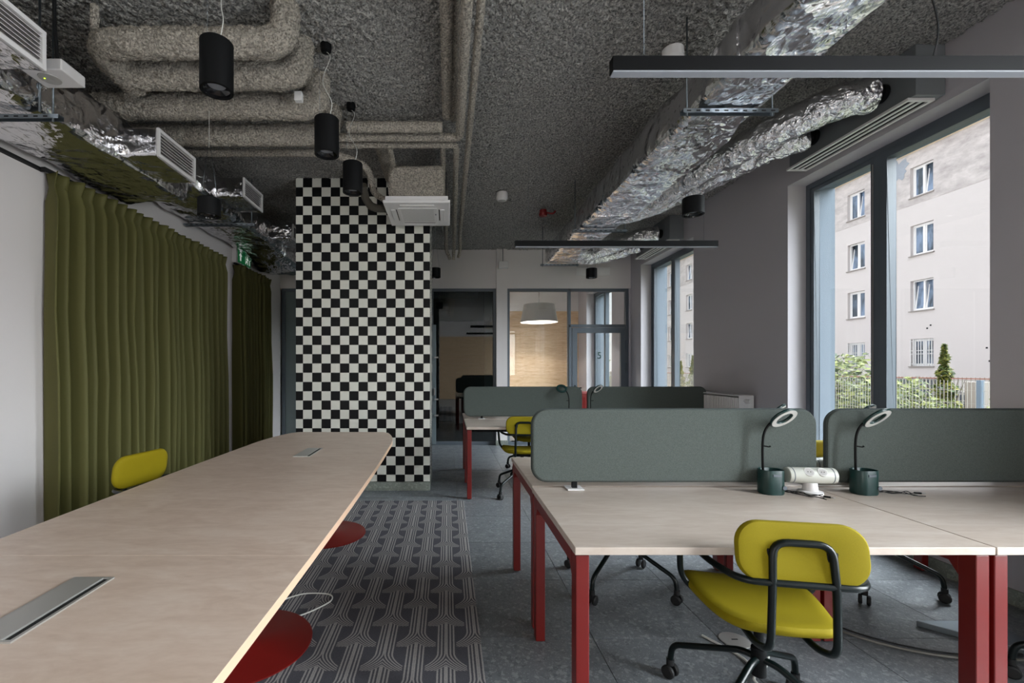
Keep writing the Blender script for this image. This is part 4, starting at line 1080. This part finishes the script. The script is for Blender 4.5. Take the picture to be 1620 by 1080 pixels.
MB().box(-0.025, 0.025, -0.02, 0.02, -0.03, 0.03).build('box_body', M['white_plastic'], jb, bevel=0.003)
wb = thing('wall_sensor', 'white box hanging on a rod before the white pillar', 'sensor', (0.96, 7.82, 3.06))
MB().box(-0.08, 0.08, -0.04, 0.06, 0.0, 0.11).build('housing', M['white_plastic'], wb, bevel=0.006)
MB().cyl((-0.01, 0, 0.11), (-0.01, 0, H-3.06), 0.006, 8).build('rod', M['zinc'], wb)
wp = thing('wall_panel', 'blank white rectangular panel high on the back wall', 'panel', (2.54, YB, 3.03))
MB().box(-0.29, 0.29, -0.022, 0.0, -0.07, 0.07).build('cover', M['white_plastic'], wp, bevel=0.003)
es = thing('exit_sign', 'green emergency exit sign above the narrow curtain', 'sign', (XL+0.02, 6.42, 2.875))
MB().box(-0.02, 0.04, -0.24, 0.22, -0.095, 0.10).build('housing', M['white_plastic'], es, bevel=0.004)
MB().box(0.04, 0.046, -0.19, 0.20, -0.08, 0.085).build('face', M['sign_green'], es)
ar = MB().add([(0.047, -0.14, -0.05), (0.047, -0.10, -0.05), (0.047, -0.10, 0.015), (0.047, -0.07, 0.015), (0.047, -0.12, 0.065), (0.047, -0.17, 0.015), (0.047, -0.14, 0.015)], [(0, 1, 2, 6), (3, 4, 5, 6, 2)])
ar.build('arrow', M['sign_white'], es, weld=False)
mn = MB().box(0.0465, 0.0475, 0.03, 0.035, -0.06, 0.07).box(0.0465, 0.0475, 0.15, 0.17, -0.06, 0.07).box(0.0465, 0.0475, 0.035, 0.15, 0.055, 0.07)
mn.build('doorway_mark', M['sign_white'], es)
def limb(mb, a, b, w=0.008):
    d = Vector((b[0]-a[0], b[1]-a[1])); n_ = Vector((-d.y, d.x)).normalized()*w
    return mb.add([(0.0478, a[0]+n_.x, a[1]+n_.y), (0.0478, b[0]+n_.x, b[1]+n_.y), (0.0478, b[0]-n_.x, b[1]-n_.y), (0.0478, a[0]-n_.x, a[1]-n_.y)], [(0, 1, 2, 3)])
rn = MB()
for a, b in (((0.09, 0.025), (0.075, -0.015)), ((0.075, -0.015), (0.05, -0.025)), ((0.05, -0.025), (0.04, -0.055)), ((0.075, -0.015), (0.10, -0.03)), ((0.10, -0.03), (0.095, -0.06)), ((0.09, 0.02), (0.12, 0.0)), ((0.09, 0.02), (0.06, 0.015))): limb(rn, a, b)
rn.add([(0.0478, 0.10+0.011*math.cos(a*PI/4), 0.04+0.011*math.sin(a*PI/4)) for a in range(8)], [tuple(range(8))])
rn.build('running_figure', M['sign_white'], es, weld=False)
ws = thing('wall_socket', 'small double socket low on the wall strip between curtains', 'socket', (XL+0.04, 5.95, 1.02))
MB().box(0.0, 0.01, -0.04, 0.04, -0.07, 0.07).build('plate', M['white_plastic'], ws, bevel=0.002)
for z in (-0.032, 0.032): MB().tube([(0.008, 0, z), (0.012, 0, z)], 0.02, 18).build('socket', M['grille_grey'], ws)

# ------------------------------------------------------------------ meeting room behind the glass
def drum(label, x, y, z, k, watts):
    sh = thing('drum_pendant', label, 'pendant lamp', (x, y, z))
    MB().lathe([(0.385*k, 0.0), (0.315*k, 0.37*k), (0.31*k, 0.37*k), (0.38*k, 0.004)], 48, cap=False).build('shade', M['shade_grey'], sh)
    MB().lathe([(0.06, 0.06), (0.075, 0.09), (0.06, 0.13), (0.02, 0.16)], 24).build('bulb', M['bulb'], sh)
    MB().cyl((0, 0, 0.14), (0, 0, H-z), 0.006, 8).build('cord', M['cable_black'], sh)
    d = bpy.data.lights.new('lamp_light', 'POINT'); d.energy = watts; d.color = (1.0, 0.93, 0.84); d.shadow_soft_size = 0.03
    o = bpy.data.objects.new('lamp_light', d); COL.objects.link(o); o.parent = sh; o.location = (0, 0, 0.20)
M['bulb'] = mat('glowing bulb', (255, 244, 230), 0.5, emit=3.0)
drum('big grey felt drum shade inside the pine meeting room', 1.91, 9.5, 2.30, 1.0, 60)
rc = thing('lounge_chair', 'red upholstered chair inside the meeting room, glimpsed between far screens', 'chair', (2.68, 9.3, 0))
MB().box(-0.28, 0.28, -0.3, 0.25, 0.25, 0.45).build('seat', M['red'], rc, bevel=0.04)
MB().box(-0.28, 0.28, 0.2, 0.32, 0.4, 0.86).build('backrest', M['red'], rc, bevel=0.04)
for sx in (-0.24, 0.24):
    for sy in (-0.26, 0.26): MB().cyl((sx, sy, 0), (sx, sy, 0.26), 0.015, 10).build('leg', M['black'], rc)
# ducts seen in the dark room
tag(MB().box(-0.6, 0.6, 8.8, 9.2, 2.75, 3.05).build('air_duct', M['plenum'], bevel=0.02), 'grey duct in the dark room behind the glass', 'duct')

# ------------------------------------------------------------------ outside
gm_ = mat('sunlit gravel and grass', (150, 150, 120), 0.95)
L(gm_, ramp(gm_, noise_tex(gm_, world_coords(gm_), 1.2, 5, 0.6), [(0.35, (62, 70, 44)), (0.65, (104, 100, 90))]), bsdf(gm_).inputs['Base Color'])
gr_ = struct(MB().box(-60, 80, -60, 110, -0.6, -0.45).build('ground', gm_), 'pale ground outside the windows', 'ground')
XB = 22.4
M['facade'] = mat('pinkish white facade render', (206, 198, 197), 0.9)
pl = mat('bare mottled plaster', (190, 180, 178), 0.95)
L(pl, mixc(pl, 0.35, ramp(pl, noise_tex(pl, world_coords(pl, (1, 1, 2)), 0.9, 6, 0.65), [(0.35, (160, 152, 152)), (0.65, (208, 200, 198))]), ramp(pl, noise_tex(pl, world_coords(pl, (1, .5, 1)), 6, 4, 0.7), [(0.35, (165, 156, 155)), (0.65, (210, 202, 200))])), bsdf(pl).inputs['Base Color'])
M['patch'] = mat('grey blue exposed render patch', (150, 156, 166), 0.95)
M['cornice'] = mat('pale yellow cornice', (232, 214, 190), 0.9)
M['pvc'] = mat('white window frame', (232, 230, 230), 0.5)
pn = mat('reflecting far window pane', (70, 84, 104), 0.08)
L(pn, ramp(pn, noise_tex(pn, world_coords(pn, (1, 1, 0.35)), 1.6, 3, 0.6), [(0.42, (62, 72, 82)), (0.6, (128, 146, 172))]), bsdf(pn).inputs['Base Color'])
M['far_pane'] = pn
M['ledge'] = mat('weathered sheet ledge', (150, 142, 138), 0.7)
bd = thing('apartment_building', 'pinkish white apartment building outside the windows', 'building', (XB, 30, -0.45))
cols = [18.05+3.45*k for k in range(0, 9)]
rows = [(9.55, 1.45), (6.75, 1.45), (4.10, 1.45), (1.45, 1.3)]
hol = []
for c in cols:
    for zb, h in rows: hol.append((c-0.52, c+0.52, zb, zb+h))
A, B = 4.0, 62.0
b0 = grid_wall('x', XB, XB+0.4, A, B, -0.45, 12.1, hol)
local(b0, bd).build('wall', M['facade'], bd)
# upper bare plaster skin around the top row of windows
b1 = grid_wall('x', XB-0.012, XB-0.001, A, B, 9.2, 11.7, [h for h in hol if h[2] > 9])
local(b1, bd).build('bare_plaster', pl, bd)
cor = MB().box(XB-0.14, XB, A, B, 11.70, 11.80).box(XB-0.28, XB, A, B, 11.80, 11.98).box(XB-0.36, XB+0.4, A, B, 11.98, 12.10)
local(cor, bd).build('cornice', M['cornice'], bd)
local(MB().box(XB+0.38, XB+9.0, A, B, -0.45, 12.1), bd).build('block', M['facade'], bd)
# patch
random.seed(5)
pp = []
for i in range(22):
    a = 2*PI*i/22; r_ = 0.55*(1+random.uniform(-0.35, 0.35)); pp.append((22.62+r_*math.cos(a)*0.85, 11.1+r_*math.sin(a)*0.95))
n = len(pp)
local(MB().add([(XB-0.02, y, z) for y, z in pp]+[(XB-0.012, y, z) for y, z in pp], [tuple(range(n)), tuple(range(n, 2*n))]+[(i, (i+1) % n, n+(i+1) % n, n+i) for i in range(n)]), bd).build('render_patch', M['patch'], bd)
rnd = random.Random(11)
for ci, c in enumerate(cols):
    for ri, (zb, h) in enumerate(rows):
        xx = XB+0.14; y0, y1 = c-0.52, c+0.52; z1 = zb+h; t = 0.06
        fr_ = MB().box(xx, xx+0.07, y0, y0+t, zb, z1).box(xx, xx+0.07, y1-t, y1, zb, z1).box(xx, xx+0.07, y0+t, y1-t, z1-t, z1).box(xx, xx+0.07, y0+t, y1-t, zb, zb+t).box(xx, xx+0.07, c-t*0.7, c+t*0.7, zb+t, z1-t)
        w_ = local(fr_, bd).build('window', M['pvc'], bd)
        for s_ in (0, 1):
            a = y0+t if s_ == 0 else c+t*0.7; b = c-t*0.7 if s_ == 0 else y1-t
            tilt = (ri < 3 and rnd.random() < 0.4)
            f2 = MB().box(-0.02, 0.02, a-c, a-c+0.05, 0, h-2*t).box(-0.02, 0.02, b-c-0.05, b-c, 0, h-2*t).box(-0.02, 0.02, a-c+0.05, b-c-0.05, 0, 0.05).box(-0.02, 0.02, a-c+0.05, b-c-0.05, h-2*t-0.05, h-2*t)
            p2 = MB().box(-0.004, 0.004, a-c+0.05, b-c-0.05, 0.05, h-2*t-0.05)
            T = Matrix.Translation((xx+0.04, c, zb+t)) @ (Matrix.Rotation(0.12, 4, 'Y') if tilt else Matrix.Identity(4))
            f2.xf(T); p2.xf(T)
            local(f2, bd).build('sash', M['pvc'], w_); local(p2, bd).build('pane', M['far_pane'], w_)
        local(MB().box(XB+0.3, XB+0.38, y0, y1, zb, z1), bd).build('curtain_backing', M['far_pane'], w_)
        local(MB().box(XB-0.07, XB+0.14, y0-0.05, y1+0.05, zb-0.05, zb), bd).build('ledge', M['ledge'], w_)
        if ri == 3:
            q = MB()
            for i in range(9): q.box(XB-0.04, XB-0.02, y0+0.03+i*0.12, y0+0.055+i*0.12, zb+0.02, z1-0.02)
            for zz in (zb+0.1, zb+h*0.5-0.08, zb+h*0.5+0.08, z1-0.12): q.box(XB-0.04, XB-0.02, y0, y1, zz, zz+0.025)
            local(q, bd).build('security_bars', M['pvc'], w_)
# bird holes
hb = MB()
for (y, z) in ((21.1, 3.35), (21.25, 3.22), (18.9, 2.2), (18.8, 1.65)):
    hb.lathe([(0.05, 0), (0.001, 0.002)], 8, (0, 0, 0)) if False else hb.box(XB-0.01, XB, y-0.035, y+0.035, z-0.035, z+0.035)
o = local(hb, bd).build('wall_holes', M['dark_slot'], bd); o['kind'] = 'stuff'

# fences
M['fence'] = mat('galvanised fence wire', (150, 146, 138), 0.5)
M['fence_red'] = mat('rusty red fence top rail', (150, 96, 78), 0.7)
M['post_green'] = mat('grey blue fence post', (92, 108, 122), 0.5)
def mesh_fence(label, x, y0, y1, zt, zb, gap, posts, pw, pm, rail=None, wr_=0.0024):
    t = thing('wire_fence', label, 'fence', (x, (y0+y1)/2, zb))
    q = MB(); n = int((y1-y0)/gap)
    for i in range(n+1):
        y = y0+i*gap; q.box(x-wr_, x+wr_, y-wr_, y+wr_, zb, zt+0.03)
    k = int((zt-zb)/0.2)
    for i in range(k+1):
        z = zb+i*0.2; q.box(x-wr_*2.2, x-wr_, y0, y1, z-wr_, z+wr_)
    o = local(q, t).build('wire_mesh', M['fence'], t, weld=False); o['kind'] = 'stuff'
    for y in posts: local(MB().box(x-pw, x+pw, y-pw, y+pw, -0.45, zt+0.04), t).build('post', pm, t)
    if rail: local(MB().box(x-0.02, x+0.02, y0, y1, zt-0.02, zt+0.01), t).build('top_rail', rail, t)
    return t
mesh_fence('near wire mesh fence outside with blue grey posts', 8.0, 2.0, 26.0, 1.12, -0.4, 0.055, [2.4, 6.83, 12.6, 18.3, 23.4], 0.03, M['post_green'])
mesh_fence('farther pale fence with reddish top rail outside', 15.0, 6.0, 42.0, 1.05, -0.4, 0.11, [7+2.5*k for k in range(14)], 0.03, M['fence'], M['fence_red'], 0.008)
tag(MB().box(10.05, 10.35, 8.65, 8.85, -0.5, 1.08).build('wooden_post', mat('weathered grey wood', (140, 132, 124), 0.9), bevel=0.01), 'broad weathered wooden post behind the near fence', 'post')

# foliage
def leafmat(name, a, b):
    m = mat(name, a, 0.7); oi = N(m, 'ShaderNodeNewGeometry')
    L(m, ramp(m, oi.outputs['Random Per Island'], [(0.1, a), (0.9, b)]), bsdf(m).inputs['Base Color']); return m
M['leaf_a'] = leafmat('shrub leaves', (40, 56, 28), (120, 126, 66)); M['leaf_b'] = leafmat('conifer leaves', (48, 70, 24), (120, 118, 40))
M['bark'] = mat('bark', (92, 80, 66), 0.9)
def shrub(label, x, y, w, h, n, m, kind='round', z=-0.45, cat='shrub'):
    t = thing('leafy_shrub' if kind == 'round' else 'conifer', label, cat, (x, y, z)); rnd = random.Random(int(x*100+y*37))
    vs = []; fs = []
    for i in range(n):
        if kind == 'round':
            while True:
                p = Vector((rnd.uniform(-1, 1), rnd.uniform(-1, 1), rnd.uniform(0, 1)))
                if 0.25 < Vector((p.x, p.y, p.z*0.95)).length < 1+0.25*noise.noise(p*3): break
            c = Vector((p.x*w, p.y*w, 0.15+p.z*(h-0.15)))
        else:
            q = rnd.random()**0.8; rr = w*(1-q)*(0.75+0.25*math.sin(q*38)); a = rnd.uniform(0, 2*PI); s_ = rnd.uniform(0.5, 1)
            c = Vector((rr*s_*math.cos(a), rr*s_*math.sin(a), 0.1+q*(h-0.1)-0.1*s_))
        d = Vector((rnd.gauss(0, 1), rnd.gauss(0, 1), rnd.gauss(0, 0.6))).normalized(); e = d.orthogonal().normalized()
        L0 = rnd.uniform(0.05, 0.09)*(1 if kind == 'round' else 0.9); W0 = L0*0.45
        b = len(vs); vs += [c-d*L0, c+e*W0, c+d*L0, c-e*W0+Vector((0, 0, 0.01))]; fs.append((b, b+1, b+2, b+3))
    MB().add(vs, fs).build('foliage', m, t, weld=False)
    MB().tube([(0, 0, 0), (0.02, 0.01, h*0.5), (0, 0.03, h*0.85)], [0.04, 0.025, 0.008], 8).build('stem', M['bark'], t)
    for k in range(5):
        a = k*1.3; MB().tube([(0, 0, 0.1), (w*0.3*math.cos(a), w*0.3*math.sin(a), h*0.35), (w*0.65*math.cos(a), w*0.65*math.sin(a), h*0.62)], [0.02, 0.012, 0.005], 6).build('branch', M['bark'], t)
    return t
sh_ = [(9.6, 9.95, 1.0, 1.6, 2600), (9.7, 11.3, 0.9, 2.15, 2600), (9.2, 12.6, 0.8, 1.5, 2000), (9.6, 9.0, 0.55, 1.0, 900), (10.2, 8.05, 0.7, 1.25, 1200), (9.4, 13.9, 0.9, 1.5, 1600)]
lab_ = ['broad green shrub behind the near fence, right of the mullion', 'tall pale green shrub in the left pane of the near window', 'loose shrub at the left edge of the near window', 'low shrub beside the weathered post', 'shrub at the right edge of the near window', 'shrub beyond the near window jamb']
for a, l in zip(sh_, lab_): shrub(l, *a, M['leaf_a'])
shrub('slender young conifer with yellowish tip before the barred window', 12.5, 11.45, 0.55, 2.45, 1700, M['leaf_b'], 'cone', cat='tree')
shrub('left of the two small conifers outside the far window', 14.0, 27.3, 0.55, 2.3, 1500, M['leaf_b'], 'cone', cat='tree')
shrub('right of the two small conifers outside the far window', 14.0, 26.0, 0.6, 2.6, 1500, M['leaf_b'], 'cone', cat='tree')
shrub('tall tree seen through the meeting room window', 9.5, 29.5, 1.6, 6.5, 5200, M['leaf_a'], 'cone', cat='tree')
# parked car
cr = thing('car', 'dark parked car behind the shrubs outside', 'car', (17.5, 17.6, -0.45), 0)
body = [(-2.1, 0.35), (-2.1, 0.75), (-1.95, 0.88), (-1.2, 0.98), (-0.6, 1.42), (0.9, 1.45), (1.7, 1.02), (2.15, 0.9), (2.2, 0.4)]
n = len(body)
M['car'] = mat('dark car paint', (52, 58, 66), 0.25)
MB().add([(-0.85, y, z) for y, z in body]+[(0.85, y, z) for y, z in body], [tuple(range(n)), tuple(reversed(range(n, 2*n)))]+[(i, n+i, n+(i+1) % n, (i+1) % n) for i in range(n)]).build('body', M['car'], cr, bevel=0.05)
MB().add([(-0.862, y, z) for y, z in ((-1.05, 0.99), (-0.58, 1.34), (0.85, 1.37), (1.5, 1.02))], [(0, 1, 2, 3)]).build('side_window', M['far_pane'], cr)
for sy in (-1.35, 1.4):
    for sx in (-0.8, 0.8): MB().cyl((sx-0.09, sy, 0.32), (sx+0.09, sy, 0.32), 0.32, 24).build('wheel', M['rubber'], cr)
# own building above the room, unseen mass added to shade the facade
struct(MB().box(XL-6, XR+0.42, YF-0.25, 40, H+0.3, 9.0).box(XL-6, XL-0.25, YF-0.25, 40, -0.45, H+0.3).box(XL-0.25, XR+0.42, 11.5, 40, -0.45, H+0.3).build('wall_upper_storeys', M['facade']), 'unseen upper storeys of this building, added to shade the facade', 'wall')
